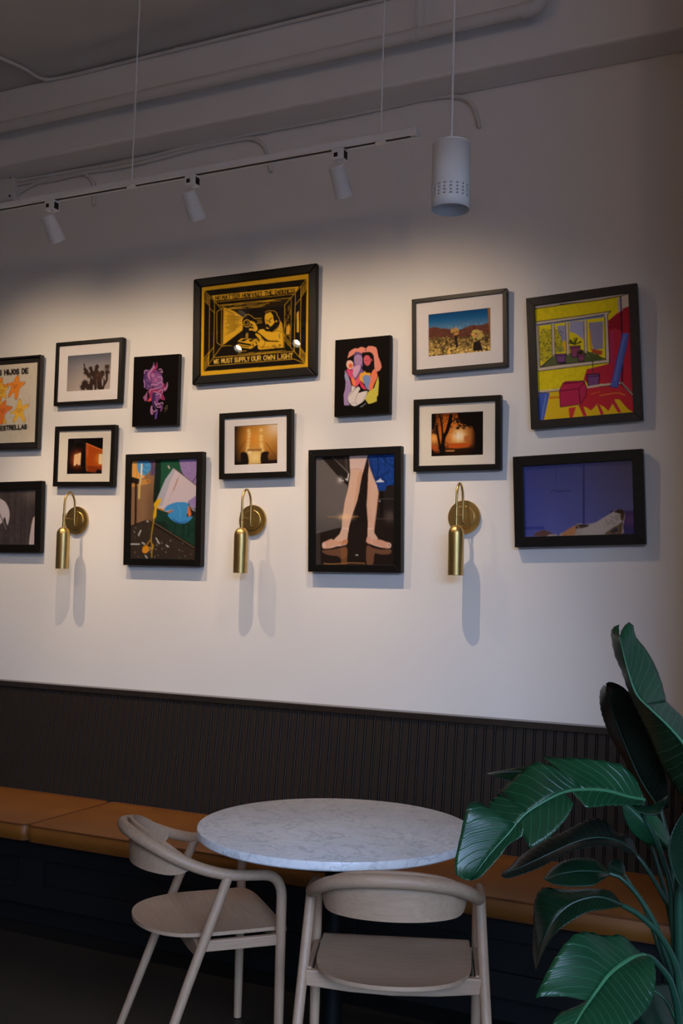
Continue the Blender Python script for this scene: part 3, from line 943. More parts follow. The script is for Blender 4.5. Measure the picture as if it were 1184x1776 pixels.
# --- long arching leaf reaching over the table
mid1 = to3([(1116, 1388), (1087, 1382), (1053, 1372), (1019, 1369.5), (985, 1372), (951, 1386), (910, 1412), (882, 1445), (848, 1483), (816, 1526)], 2.58, 2.40)
L1 = leaf(mid1, [
    (0.00, 0.335, to3([(1116, 1388), (1106, 1357), (1081, 1329), (1053, 1321), (1010, 1315), (940, 1313)], 2.58, 2.60), 0.03),
    (0.335, 0.66, to3([(1000, 1356), (972, 1337), (930, 1322), (900, 1342), (866, 1372)], 2.52, 2.56), 0.03),
    (0.62, 0.74, to3([(864, 1377), (848, 1392), (846, 1396)], 2.53, 2.51), 0.02),
    (0.70, 1.00, to3([(824, 1389), (813, 1394), (806, 1412), (796, 1458), (789, 1492), (792, 1520), (816, 1527)], 2.46, 2.38), 0.05),
    (0.00, 0.40, to3([(1116, 1392), (1090, 1397), (1060, 1397), (1040, 1399), (1016, 1401)], 2.53, 2.47), 0.02),
    (0.43, 0.70, to3([(994, 1394), (985, 1415), (971, 1433), (951, 1453), (919, 1472)], 2.45, 2.40), 0.03),
    (0.69, 1.00, to3([(906, 1428), (905, 1450), (882, 1464), (865, 1487), (833, 1521), (816, 1527)], 2.43, 2.38), 0.03),
], M['leaf'], M['midrib'], 0.0060)
stem([(1114, 1386), (1110, 1398), (1117, 1418), (1131, 1443), (1143, 1472), (1152, 1501), (1162, 1537), (1166, 1585), (1172, 1680), (1180, 1800), base_pt], 2.58, 2.60, 0.006, 0.011)
# curled lobe at the leaf base
midc = to3([(1085, 1392), (1107, 1397), (1130, 1396), (1157, 1381)], 2.55, 2.52)
leaf(midc, [(0, 1, to3([(1090, 1394), (1108, 1409), (1136, 1415), (1150, 1401), (1158, 1381)], 2.52, 2.50), 0.12)], M['leaf_dark'], M['midrib_dark'], rib=False)
# --- upright leaf at the upper right, one half lit
mid2 = to3([(1225, 1365), (1205, 1322), (1184, 1289), (1158, 1259), (1130, 1232), (1103, 1204), (1087, 1159), (1074, 1105)], 2.50, 2.56)
leaf(mid2, [
    (0.0, 0.58, to3([(1235, 1345), (1222, 1300), (1200, 1262), (1184, 1244), (1168, 1229), (1155, 1216)], 2.58, 2.63), 0.03),
    (0.58, 1.00, to3([(1155, 1216), (1147, 1184), (1135, 1153), (1119, 1125), (1102, 1104), (1098, 1085), (1090, 1079), (1080, 1088), (1074, 1104)], 2.63, 2.60), 0.04),
    (0.0, 1.0, to3([(1220, 1440), (1190, 1400), (1150, 1333), (1123, 1271), (1105, 1234), (1089, 1198), (1077, 1163), (1065, 1135), (1059, 1097), (1064, 1088), (1073, 1083)], 2.68, 2.60), 0.02),
], M['leaf'], M['midrib'], 0.0045, up=(-0.45, -0.85, 0.25))
stem([(1225, 1365), (1215, 1450), (1200, 1560), (1192, 1700), base_pt], 2.50, 2.60, 0.007, 0.012)
# --- dark leaf behind it
mid3 = to3([(1145, 1405), (1112, 1355), (1085, 1295), (1062, 1235), (1050, 1190)], 2.76, 2.80)
leaf(mid3, [
    (0, 1, to3([(1130, 1397), (1099, 1350), (1078, 1312), (1058, 1277), (1042, 1234), (1040, 1200), (1048, 1187)], 2.84, 2.88), 0.04),
    (0, 1, to3([(1160, 1400), (1155, 1350), (1140, 1290), (1115, 1235), (1085, 1196), (1060, 1183), (1050, 1186)], 2.72, 2.74), -0.04),
], M['leaf_under_shade'], M['midrib_dark'], 0.003, up=(-0.3, -0.9, 0.2))
stem([(1145, 1405), (1160, 1470), (1172, 1580), (1180, 1720), base_pt], 2.76, 2.63, 0.006, 0.011)
# --- drooping dark leaf above the bench
mid4 = to3([(1106, 1486), (1078, 1462), (1040, 1453), (1000, 1460), (950, 1482), (905, 1503), (870, 1516)], 2.68, 2.62)
leaf(mid4, [
    (0, 1, to3([(1106, 1484), (1094, 1452), (1070, 1444), (1049, 1422), (1019, 1422), (978, 1442), (944, 1458), (902, 1485), (880, 1508), (869, 1514)], 2.74, 2.68), 0.05),
    (0, 1, to3([(1104, 1487), (1082, 1476), (1058, 1467), (1012, 1471), (978, 1481), (936, 1505), (895, 1520), (877, 1524), (869, 1518)], 2.60, 2.60), 0.04),
], M['leaf_under_shade'], M['midrib_dark'], 0.004)
stem([(1104, 1484), (1111, 1491), (1131, 1522), (1152, 1559), (1168, 1591), (1176, 1660), (1182, 1780), base_pt], 2.68, 2.62, 0.0055, 0.010)
# --- small dark leaf
mid5 = to3([(1058, 1517), (1035, 1512), (1005, 1511), (975, 1515), (943, 1524)], 2.60, 2.55)
leaf(mid5, [
    (0, 1, to3([(1058, 1516), (1042, 1497), (1029, 1490), (1004, 1488), (978, 1493), (955, 1507), (943, 1523)], 2.66, 2.60), 0.06),
    (0, 1, to3([(1056, 1519), (1044, 1526), (1028, 1536), (1004, 1538), (985, 1538), (961, 1534), (943, 1525)], 2.54, 2.52), 0.05),
], M['leaf_dark'], M['midrib_dark'], 0.004)
stem([(1056, 1515), (1076, 1522), (1101, 1547), (1122, 1578), (1139, 1610), (1153, 1655), (1171, 1712), (1180, 1800), base_pt], 2.60, 2.58, 0.0055, 0.010)
# --- folded hanging leaf below it
mid6 = to3([(1079, 1570), (1040, 1556), (1003, 1562), (976, 1578), (955, 1604), (936, 1645), (929, 1682)], 2.48, 2.42)
leaf(mid6, [
    (0, 1, to3([(1078, 1569), (1060, 1547), (1032, 1541), (990, 1543), (955, 1540), (938, 1541), (926, 1566), (925, 1605), (924, 1650), (928, 1680)], 2.56, 2.50), 0.05),
    (0, 1, to3([(1078, 1572), (1050, 1577), (1020, 1582), (995, 1595), (970, 1612), (953, 1631), (938, 1660), (930, 1682)], 2.44, 2.38), 0.04),
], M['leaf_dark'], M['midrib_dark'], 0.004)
stem([(1078, 1570), (1101, 1582), (1122, 1599), (1141, 1618), (1159, 1646), (1173, 1682), (1180, 1740), (1186, 1820), base_pt], 2.48, 2.54, 0.0062, 0.011)
# --- broad lit leaf at the bottom
mid7 = to3([(1117, 1658), (1099, 1661), (1077, 1673), (1056, 1690), (1039, 1712), (1022, 1736), (1008, 1757), (995, 1781), (980, 1822), (972, 1860)], 2.36, 2.14)
leaf(mid7, [
    (0.0, 0.56, to3([(1117, 1657), (1103, 1647), (1089, 1630), (1075, 1621), (1049, 1623), (1025, 1617), (1013, 1616), (996, 1621), (977, 1640), (955, 1673), (938, 1707), (928, 1731)], 2.44, 2.22), 0.07),
    (0.55, 1.0, to3([(985, 1755), (972, 1756), (960, 1770), (950, 1800), (955, 1835), (971, 1860)], 2.24, 2.13), 0.06),
    (0.0, 1.0, to3([(1119, 1659), (1129, 1661), (1136, 1681), (1136, 1706), (1128, 1739), (1111, 1762), (1090, 1780), (1055, 1810), (1010, 1840), (973, 1861)], 2.34, 2.10), 0.06),
], M['leaf'], M['midrib'], 0.0065)
stem([(1116, 1658), (1129, 1661), (1145, 1678), (1159, 1696), (1167, 1718), (1174, 1749), (1178, 1790), (1184, 1850), base_pt], 2.36, 2.48, 0.0060, 0.011)
# --- young bright leaf behind the stems
mid8 = to3([(1166, 1480), (1140, 1448), (1110, 1420), (1082, 1392)], 2.66, 2.70)
leaf(mid8, [
    (0, 1, to3([(1150, 1474), (1136, 1468), (1117, 1462), (1094, 1442), (1082, 1418), (1078, 1398), (1081, 1391)], 2.70, 2.70), 0.04),
    (0, 1, to3([(1168, 1474), (1160, 1450), (1150, 1430), (1130, 1405), (1105, 1392), (1084, 1389)], 2.70, 2.72), 0.04),
], M['leaf_pale'], M['midrib'], 0.004)
# --- leaf hanging at the right edge
mid9 = to3([(1212, 1395), (1200, 1440), (1194, 1490), (1198, 1550)], 2.52, 2.46)
leaf(mid9, [
    (0, 1, to3([(1200, 1390), (1172, 1428), (1158, 1466), (1162, 1500), (1175, 1530), (1197, 1552)], 2.48, 2.44), 0.10),
    (0, 1, to3([(1224, 1392), (1240, 1440), (1238, 1500), (1200, 1552)], 2.58, 2.48), 0.10),
], M['leaf_dark'], M['midrib_dark'], 0.004, up=(-0.4, -0.9, 0.2))
# --- main stalk
stem([(1178, 1500), (1177, 1560), (1178, 1640), (1181, 1740), base_pt], 2.56, 2.58, 0.012, 0.015)
# --- dark leaf tip behind the arching leaf
mid11 = to3([(1010, 1345), (960, 1338), (900, 1338), (845, 1342)], 2.86, 2.84)
leaf(mid11, [(0, 1, to3([(1010, 1335), (960, 1324), (915, 1328), (845, 1341)], 2.90, 2.86), 0.03),
             (0, 1, to3([(1010, 1365), (960, 1362), (890, 1356), (846, 1343)], 2.82, 2.82), 0.03)], M['leaf_dark'], M['midrib_dark'], 0.003)
stem([(1010, 1345), (1060, 1375), (1120, 1450), (1160, 1580), (1178, 1720), base_pt], 2.86, 2.66, 0.004, 0.010)
# --- low dark leaf at the bottom right corner
mid12 = to3([(1178, 1790), (1160, 1745), (1140, 1722), (1112, 1712)], 2.52, 2.40)
leaf(mid12, [(0, 1, to3([(1190, 1770), (1172, 1722), (1150, 1706), (1114, 1710)], 2.56, 2.44), 0.05),
             (0, 1, to3([(1165, 1800), (1130, 1790), (1105, 1765), (1108, 1716)], 2.42, 2.36), 0.05)], M['leaf_dark'], M['midrib'], 0.003)
# --- small curled leaf over the bench
mid13 = to3([(1082, 1516), (1070, 1508), (1056, 1500)], 2.72, 2.70)
leaf(mid13, [(0, 1, to3([(1084, 1510), (1079, 1494), (1064, 1490), (1055, 1499)], 2.74, 2.72), 0.08),
             (0, 1, to3([(1079, 1518), (1064, 1518), (1053, 1509), (1055, 1501)], 2.70, 2.68), 0.08)], M['leaf_dark'], M['midrib_dark'], 0.002)
stem([(1082, 1516), (1110, 1560), (1140, 1640), (1168, 1750), base_pt], 2.72, 2.64, 0.003, 0.008)

# ------------------------------------------------------------------ printed pictures: a small raster painter feeding vertex colours
def lin(c):
    c = np.array(c, float) / 255.0
    return np.where(c <= 0.04045, c / 12.92, ((c + 0.055) / 1.055) ** 2.4)

class Art:
    SS = 2
    def __init__(self, quad, W, H, bg=(0, 0, 0)):
        self.W, self.H = W * self.SS, H * self.SS
        self.img = np.ones((self.H, self.W, 3)) * lin(bg)
        src = np.array(quad, float); dst = np.array([(0, 0), (self.W, 0), (self.W, self.H), (0, self.H)], float)
        A = []
        for (x, y), (u, v) in zip(src, dst):
            A.append([x, y, 1, 0, 0, 0, -u * x, -u * y, -u]); A.append([0, 0, 0, x, y, 1, -v * x, -v * y, -v])
        self.h = np.linalg.svd(np.array(A))[2][-1].reshape(3, 3)
        self.k = self.W / np.linalg.norm(src[1] - src[0])
        yy, xx = np.mgrid[0:self.H, 0:self.W]
        self.X, self.Y = xx + 0.5, yy + 0.5
        self.u, self.v = self.X / self.W, self.Y / self.H
    def m(self, pts):
        p = np.c_[np.array(pts, float), np.ones(len(pts))] @ self.h.T
        return p[:, :2] / p[:, 2:3]
    def put(self, a, c, sl=(slice(None), slice(None))):
        c = lin(c) if not isinstance(c, np.ndarray) else c
        a = np.clip(a, 0, 1)[..., None]
        self.img[sl] = self.img[sl] * (1 - a) + c * a
    def sl(self, q, pad):
        x0, y0 = np.floor(q.min(0) - pad).astype(int); x1, y1 = np.ceil(q.max(0) + pad).astype(int)
        return (slice(max(0, y0), max(0, min(self.H, y1))), slice(max(0, x0), max(0, min(self.W, x1))))
    def poly(self, pts, c, smooth=False, a=1.0, n=5):
        q = self.m(pts)
        if smooth: q = np.array(smooth_path([np.r_[p, 0] for p in q], n, True))[:, :2]
        s = self.sl(q, 1); X, Y = self.X[s], self.Y[s]
        if X.size == 0: return
        ins = np.zeros(X.shape, bool)
        for i in range(len(q)):
            x0, y0 = q[i]; x1, y1 = q[(i + 1) % len(q)]
            if y0 == y1: continue
            cr = ((y0 > Y) != (y1 > Y)) & (X < (x1 - x0) * (Y - y0) / (y1 - y0) + x0)
            ins ^= cr
        self.put(ins * a, c, s)
    def line(self, pts, w, c, smooth=False, a=1.0, soft=0.7):
        q = self.m(pts)
        if smooth: q = np.array(smooth_path([np.r_[p, 0] for p in q], 5))[:, :2]
        hw = w * self.k / 2
        s = self.sl(q, hw + 2); X, Y = self.X[s], self.Y[s]
        if X.size == 0: return
        D = np.full(X.shape, 1e9)
        for i in range(len(q) - 1):
            (x0, y0), (x1, y1) = q[i], q[i + 1]
            dx, dy = x1 - x0, y1 - y0; L = dx * dx + dy * dy + 1e-9
            t = np.clip(((X - x0) * dx + (Y - y0) * dy) / L, 0, 1)
            D = np.minimum(D, np.hypot(X - x0 - t * dx, Y - y0 - t * dy))
        self.put(np.clip((hw + soft / 2 - D) / soft, 0, 1) * a, c, s)
    def ell(self, cx, cy, rx, ry, c, a=1.0, rot=0.0):
        t = np.linspace(0, 2 * math.pi, 22)[:-1]
        e = np.c_[rx * np.cos(t), ry * np.sin(t)]
        R = np.array([[math.cos(rot), -math.sin(rot)], [math.sin(rot), math.cos(rot)]])
        self.poly(e @ R.T + [cx, cy], c, a=a)
    def glow(self, cx, cy, r, c, a=1.0, asp=1.0):
        q = self.m([(cx, cy)])[0]; rr = r * self.k
        g = np.exp(-(((self.X - q[0]) / asp) ** 2 + (self.Y - q[1]) ** 2) / (2 * rr * rr))
        self.put(g * a, c)
    def vgrad(self, stops):
        for ch in range(3):
            self.img[..., ch] = np.interp(self.v, [s for s, _ in stops], [lin(c)[ch] for _, c in stops])
    def mottle(self, amt, cell=6, seed=0, sl=None):
        r = np.random.default_rng(seed)
        n = r.normal(0, 1, (self.H // cell + 2, self.W // cell + 2))
        yi, xi = self.Y / cell, self.X / cell
        y0, x0 = yi.astype(int), xi.astype(int); fy, fx = yi - y0, xi - x0
        z = (n[y0, x0] * (1 - fx) + n[y0, x0 + 1] * fx) * (1 - fy) + (n[y0 + 1, x0] * (1 - fx) + n[y0 + 1, x0 + 1] * fx) * fy
        f = np.exp(amt * z)[..., None]
        if sl is None: self.img *= f
        else: self.img = np.where(sl[..., None], self.img * f, self.img)
    def blur(self, k):
        for _ in range(k):
            p = np.pad(self.img, ((1, 1), (1, 1), (0, 0)), 'edge')
            self.img = (p[:-2, 1:-1] + p[2:, 1:-1] + p[1:-1, :-2] + p[1:-1, 2:] + 2 * p[1:-1, 1:-1]) / 6
    def text(self, s, p0, p1, h, w, c, gap=0.32, wide=None):
        p0, p1 = np.array(p0, float), np.array(p1, float)
        adv = [0.55 if ch == ' ' else (0.30 if ch == 'I' else 1.0) for ch in s]
        tot = sum(adv) + gap * (len(s) - 1); x = 0.0
        for ch, ad in zip(s, adv):
            for st in GLY.get(ch, []):
                pts = []
                for (gx, gy) in st:
                    fx = (x + gx * ad) / tot
                    b = p0 + (p1 - p0) * fx
                    hh = h if not hasattr(h, '__len__') else h[0] + (h[1] - h[0]) * fx
                    pts.append((b[0], b[1] - hh * (1 - gy)))
                if len(pts) == 1: pts = pts * 2
                self.line(pts, w, c)
            x += ad + gap
    def down(self):
        s = self.SS
        return self.img.reshape(self.H // s, s, self.W // s, s, 3).mean((1, 3))

GLY = {
 'A': [[(0, 1), (.5, 0), (1, 1)], [(.22, .66), (.78, .66)]],
 'C': [[(1, .2), (.65, 0), (.2, .1), (0, .5), (.2, .9), (.65, 1), (1, .8)]],
 'D': [[(0, 0), (0, 1), (.55, 1), (.95, .7), (.95, .3), (.55, 0), (0, 0)]],
 'E': [[(1, 0), (0, 0), (0, 1), (1, 1)], [(0, .5), (.8, .5)]],
 'G': [[(1, .2), (.65, 0), (.2, .1), (0, .5), (.2, .9), (.65, 1), (1, .85), (1, .55), (.6, .55)]],
 'H': [[(0, 0), (0, 1)], [(1, 0), (1, 1)], [(0, .5), (1, .5)]],
 'I': [[(.5, 0), (.5, 1)]],
 'J': [[(.9, 0), (.9, .75), (.6, 1), (.2, .95), (0, .72)]],
 'K': [[(0, 0), (0, 1)], [(1, 0), (0, .55), (1, 1)]],
 'L': [[(0, 0), (0, 1), (1, 1)]],
 'M': [[(0, 1), (.08, 0), (.5, .7), (.92, 0), (1, 1)]],
 'N': [[(0, 1), (0, 0), (1, 1), (1, 0)]],
 'O': [[(.5, 0), (.12, .15), (0, .5), (.12, .85), (.5, 1), (.88, .85), (1, .5), (.88, .15), (.5, 0)]],
 'P': [[(0, 1), (0, 0), (.7, 0), (1, .25), (.7, .52), (0, .52)]],
 'R': [[(0, 1), (0, 0), (.7, 0), (1, .25), (.7, .5), (0, .5)], [(.5, .5), (1, 1)]],
 'S': [[(.95, .15), (.6, 0), (.15, .08), (.05, .3), (.3, .47), (.8, .58), (.97, .78), (.7, 1), (.3, 1), (0, .82)]],
 'T': [[(0, 0), (1, 0)], [(.5, 0), (.5, 1)]],
 'U': [[(0, 0), (0, .75), (.3, 1), (.7, 1), (1, .75), (1, 0)]],
 'V': [[(0, 0), (.5, 1), (1, 0)]],
 'W': [[(0, 0), (.22, 1), (.5, .3), (.78, 1), (1, 0)]],
 'Y': [[(0, 0), (.5, .5), (1, 0)], [(.5, .5), (.5, 1)]],
}

def art_stars():
    A = Art([(-249, 307), (578, 250), (518, 1480), (-310, 1493)], 124, 136, (212, 203, 184))
    A.mottle(0.03, 8, 1)
    ink = (36, 26, 30)
    A.text('LOS HIJOS DE', (-118, 452), (430, 413), 70, 21, ink, 0.36)
    A.text('LAS ESTRELLAS', (-170, 1300), (398, 1272), 62, 19, ink, 0.34)
    def star(pts, col, fc, flip=1):
        A.poly(pts, (88, 44, 52), True)
        cx, cy = np.mean(pts, 0)
        A.poly([(cx + (x - cx) * 0.955, cy + (y - cy) * 0.965) for (x, y) in pts], col, True)
        fx, fy = fc
        A.line([(fx - 32, fy - 22), (fx - 16, fy - 14)], 5, ink); A.line([(fx + 12, fy - 16), (fx + 34, fy - 24)], 5, ink)
        A.line([(fx - 2, fy - 14), (fx + 3, fy + 6)], 5, ink)
        A.line([(fx - 22, fy + 14), (fx - 4, fy + 34), (fx + 18, fy + 12)], 5, ink, True)
        A.ell(fx - 34, fy + 8, 13, 12, (226, 104, 52), 0.8); A.ell(fx + 34, fy + 2, 13, 12, (226, 104, 52), 0.8)
    S1 = [(276, 440), (296, 470), (300, 545), (372, 545), (388, 570), (360, 605), (305, 650), (270, 790), (245, 822), (218, 800), (212, 715), (150, 780), (120, 780), (124, 735), (165, 625), (112, 590), (122, 565), (195, 548), (240, 475)]
    S2 = [(20, 536), (42, 570), (60, 622), (125, 622), (132, 645), (85, 690), (95, 790), (85, 812), (20, 775), (-50, 815), (-62, 790), (-48, 700), (-95, 650), (-85, 628), (-15, 625), (5, 560)]
    S3 = [(75, 828), (92, 850), (90, 920), (165, 920), (184, 945), (150, 985), (75, 1035), (40, 1170), (5, 1205), (-25, 1185), (-20, 1090), (-80, 1150), (-105, 1140), (-95, 1090), (-55, 1000), (-110, 960), (-95, 935), (-20, 925), (40, 850)]
    S4 = [(298, 806), (320, 835), (332, 915), (400, 890), (438, 900), (430, 935), (355, 1000), (382, 1130), (370, 1172), (340, 1165), (287, 1075), (240, 1150), (205, 1178), (190, 1150), (222, 1040), (160, 1040), (156, 1012), (235, 965), (270, 840)]
    S5 = [(p[0] - 250, p[1] + 30) for p in S1]; S6 = [(p[0] - 300, p[1] + 20) for p in S4]
    star(S5, (238, 150, 52), (-25, 640)); star(S6, (240, 186, 60), (-10, 1005))
    star(S2, (238, 186, 66), (22, 690)); star(S1, (242, 146, 52), (228, 610)); star(S3, (236, 128, 56), (38, 985)); star(S4, (242, 190, 66), (290, 985))
    A.line([(448, 800), (444, 880)], 5, (190, 80, 50), a=0.7); A.line([(440, 1040), (432, 1330)], 5, (196, 110, 70), a=0.6); A.line([(468, 450), (466, 570)], 4, (170, 140, 110), a=0.6)
    return A

def art_joshua():
    A = Art([(236, 340), (922, 276), (902, 855), (214, 893)], 104, 78)
    A.vgrad([(0, (104, 108, 120)), (0.3, (146, 142, 146)), (0.7, (178, 166, 160)), (1, (190, 174, 164))])
    A.put(np.clip(0.75 - A.u * 2.4, 0, 1) * 0.55 * np.clip(1.3 - A.v * 0.7, 0, 1), (90, 92, 104))
    A.put(np.clip(0.4 - A.v * 1.5, 0, 1) * 0.6, (84, 90, 108))
    tree = (56, 42, 36)
    for pth, w in (([(500, 540), (560, 650), (600, 760), (600, 880)], 48), ([(590, 520), (620, 640), (640, 860)], 46), ([(690, 490), (660, 640), (665, 870)], 50), ([(770, 600), (730, 700), (735, 860)], 78), ([(840, 590), (845, 700), (800, 790), (775, 870)], 36), ([(800, 700), (796, 800)], 24), ([(488, 460), (498, 560)], 20)):
        A.line(pth, w, tree, True)
    rr = np.random.default_rng(3)
    for (cx, cy, r, n) in ((520, 590, 48, 26), (590, 530, 36, 20), (690, 510, 36, 22), (680, 590, 60, 26), (770, 620, 44, 20), (850, 500, 42, 26), (850, 580, 42, 22), (500, 760, 62, 40), (470, 820, 55, 30), (560, 820, 60, 30), (720, 680, 60, 24), (610, 610, 50, 20)):
        A.ell(cx, cy, r * 0.75, r * 0.75, tree)
        for _ in range(n):
            t = rr.uniform(0, 6.28); L = r * rr.uniform(0.7, 1.25)
            A.line([(cx, cy), (cx + L * math.cos(t), cy + L * math.sin(t))], 5, tree)
    for (cx, cy) in ((690, 620), (850, 520), (690, 700), (760, 650)): A.glow(cx, cy, 26, (92, 60, 46), 0.6)
    A.poly([(560, 660), (580, 690), (575, 740), (555, 720)], (176, 164, 158)); A.poly([(612, 640), (626, 690), (612, 690)], (176, 164, 158))
    A.poly([(628, 790), (642, 780), (650, 870), (622, 870)], (180, 168, 160)); A.poly([(686, 830), (720, 860), (684, 866)], (180, 168, 160)); A.poly([(765, 690), (790, 710), (785, 790), (768, 780)], (184, 170, 160))
    return A

def art_creature():
    A = Art([(150, 235), (1105, 160), (1050, 1625), (98, 1650)], 112, 150, (12, 9, 9))
    lav, pur, dk, mag, red, pale = (160, 104, 150), (98, 58, 112), (58, 38, 84), (134, 46, 88), (206, 70, 66), (196, 150, 190)
    A.poly([(380, 500), (470, 500), (480, 640), (520, 800), (490, 890), (380, 870), (350, 780), (345, 680), (360, 560)], (74, 48, 100), True)
    A.poly([(450, 900), (560, 870), (720, 880), (760, 1000), (800, 1110), (690, 1090), (560, 1060), (500, 1130), (415, 1135), (470, 1050)], mag, True)
    A.poly([(430, 1135), (490, 1050), (510, 1130)], red)
    A.poly([(760, 770), (800, 790), (780, 900), (700, 860)], mag, True)
    A.poly([(520, 480), (640, 500), (740, 600), (760, 780), (700, 900), (560, 860), (480, 760), (450, 620)], pur, True)
    A.poly([(570, 560), (660, 560), (730, 640), (740, 760), (650, 840), (540, 800), (520, 680)], (122, 74, 124), True)
    A.poly([(440, 660), (430, 560), (520, 450), (555, 380), (565, 322), (575, 400), (590, 430), (520, 520), (480, 590), (490, 690)], lav, True)
    A.poly([(560, 470), (610, 400), (632, 318), (645, 420), (600, 500), (520, 540)], mag, True)
    A.ell(540, 600, 34, 44, lav); A.ell(600, 700, 42, 46, (150, 90, 138))
    A.poly([(545, 960), (620, 950), (600, 1040), (570, 1150), (620, 1300), (640, 1380), (610, 1500), (580, 1490), (590, 1330), (530, 1200), (525, 1060)], dk, True)
    A.poly([(620, 990), (700, 960), (730, 1000), (690, 1080), (650, 1150), (740, 1230), (745, 1290), (715, 1350), (695, 1340), (700, 1260), (600, 1180), (585, 1090)], (112, 66, 122), True)
    A.poly([(600, 1360), (636, 1350), (630, 1420), (605, 1500), (580, 1490)], (92, 62, 140), True)
    A.poly([(500, 1240), (530, 1240), (525, 1340), (545, 1400), (505, 1410), (485, 1340)], lav, True)
    A.poly([(440, 920), (420, 980), (420, 1060), (405, 1120), (370, 1130), (345, 1080), (330, 1060), (380, 1000)], (140, 88, 128), True)
    A.poly([(850, 740), (865, 800), (840, 880), (795, 930), (780, 870), (820, 840)], lav, True)
    for pts in ([(640, 770), (720, 740), (750, 790), (700, 850), (560, 880), (490, 900), (470, 960)], [(560, 940), (640, 950), (720, 900), (760, 910), (740, 960)], [(600, 1010), (660, 980), (710, 1000), (700, 1060)], [(575, 1140), (600, 1200), (660, 1195), (740, 1165), (750, 1200)], [(600, 1200), (640, 1260), (700, 1260)], [(530, 1310), (560, 1360), (600, 1320), (636, 1330)], [(670, 480), (720, 470), (750, 540), (700, 520)], [(650, 640), (720, 630), (740, 700)], [(360, 560), (380, 500), (440, 500)], [(350, 700), (370, 780), (360, 850)], [(500, 800), (560, 790), (640, 800)]):
        A.line(pts, 13, pale, True, 0.8)
    rr = np.random.default_rng(2)
    for _ in range(16): A.ell(rr.uniform(390, 520), rr.uniform(680, 900), 7, 7, pale, 0.7)
    A.line([(790, 1290), (815, 1265), (812, 1310), (795, 1355)], 8, (120, 104, 70), a=0.8); A.line([(815, 1240), (850, 1230), (835, 1280), (850, 1310)], 8, (120, 104, 70), a=0.8)
    return A

def art_house():
    A = Art([(256, 298), (864, 280), (838, 902), (232, 908)], 92, 90, (14, 9, 9))
    A.line([(290, 545), (400, 325), (450, 320), (570, 390)], 9, (52, 40, 40)); A.line([(300, 550), (290, 740)], 7, (40, 30, 30))
    A.poly([(572, 378), (870, 498), (840, 850), (720, 880), (575, 850)], (196, 82, 22))
    A.poly([(575, 760), (850, 770), (840, 900), (575, 860)], (120, 44, 14), a=0.75)
    for k in range(22): A.line([(600, 440 + k * 19), (860, 520 + k * 15)], 3.5, (150, 58, 14), a=0.6)
    A.line([(572, 380), (865, 502)], 16, (240, 130, 60)); A.line([(570, 390), (566, 560), (562, 770), (580, 850)], 10, (226, 120, 50)); A.line([(598, 415), (590, 600)], 7, (240, 140, 60))
    A.glow(825, 640, 55, (255, 170, 60), 0.9); A.poly([(790, 560), (846, 560), (838, 735), (780, 730)], (255, 232, 180))
    A.glow(415, 650, 70, (236, 110, 30), 0.75, 0.8); A.poly([(362, 575), (478, 535), (466, 748), (350, 764)], (255, 206, 150)); A.line([(418, 560), (410, 750)], 5, (230, 160, 100)); A.poly([(380, 760), (405, 725), (430, 752)], (80, 34, 14))
    A.poly([(720, 870), (760, 820), (850, 840), (845, 905), (700, 905)], (26, 12, 10))
    A.poly([(480, 500), (562, 500), (560, 860), (470, 770)], (14, 9, 9)); A.blur(1)
    return A

def art_bw():
    A = Art([(-600, 312), (612, 288), (580, 1222), (-640, 1240)], 150, 116, (70, 62, 62))
    rr = np.random.default_rng(5)
    col = rr.normal(0, 1, A.W); col = np.convolve(col, np.ones(5) / 5, 'same') * 2
    A.img *= np.exp(0.16 * col)[None, :, None]
    A.mottle(0.14, 9, 5)
    A.put(np.clip(1 - np.abs(A.v - 0.45) * 2.2, 0, 1) * 0.35, (48, 40, 40))
    A.glow(520, 330, 120, (112, 102, 98), 0.6)
    A.poly([(-150, 450), (-20, 480), (40, 540), (85, 640), (90, 760), (60, 885), (40, 880), (0, 760), (-60, 860), (-150, 880), (-220, 700)], (206, 196, 202), True)
    A.line([(-100, 700), (-20, 860), (25, 960)], 22, (120, 112, 112))
    A.poly([(612, 715), (540, 770), (510, 880), (480, 1050), (455, 1225), (620, 1225)], (204, 190, 192))
    return A

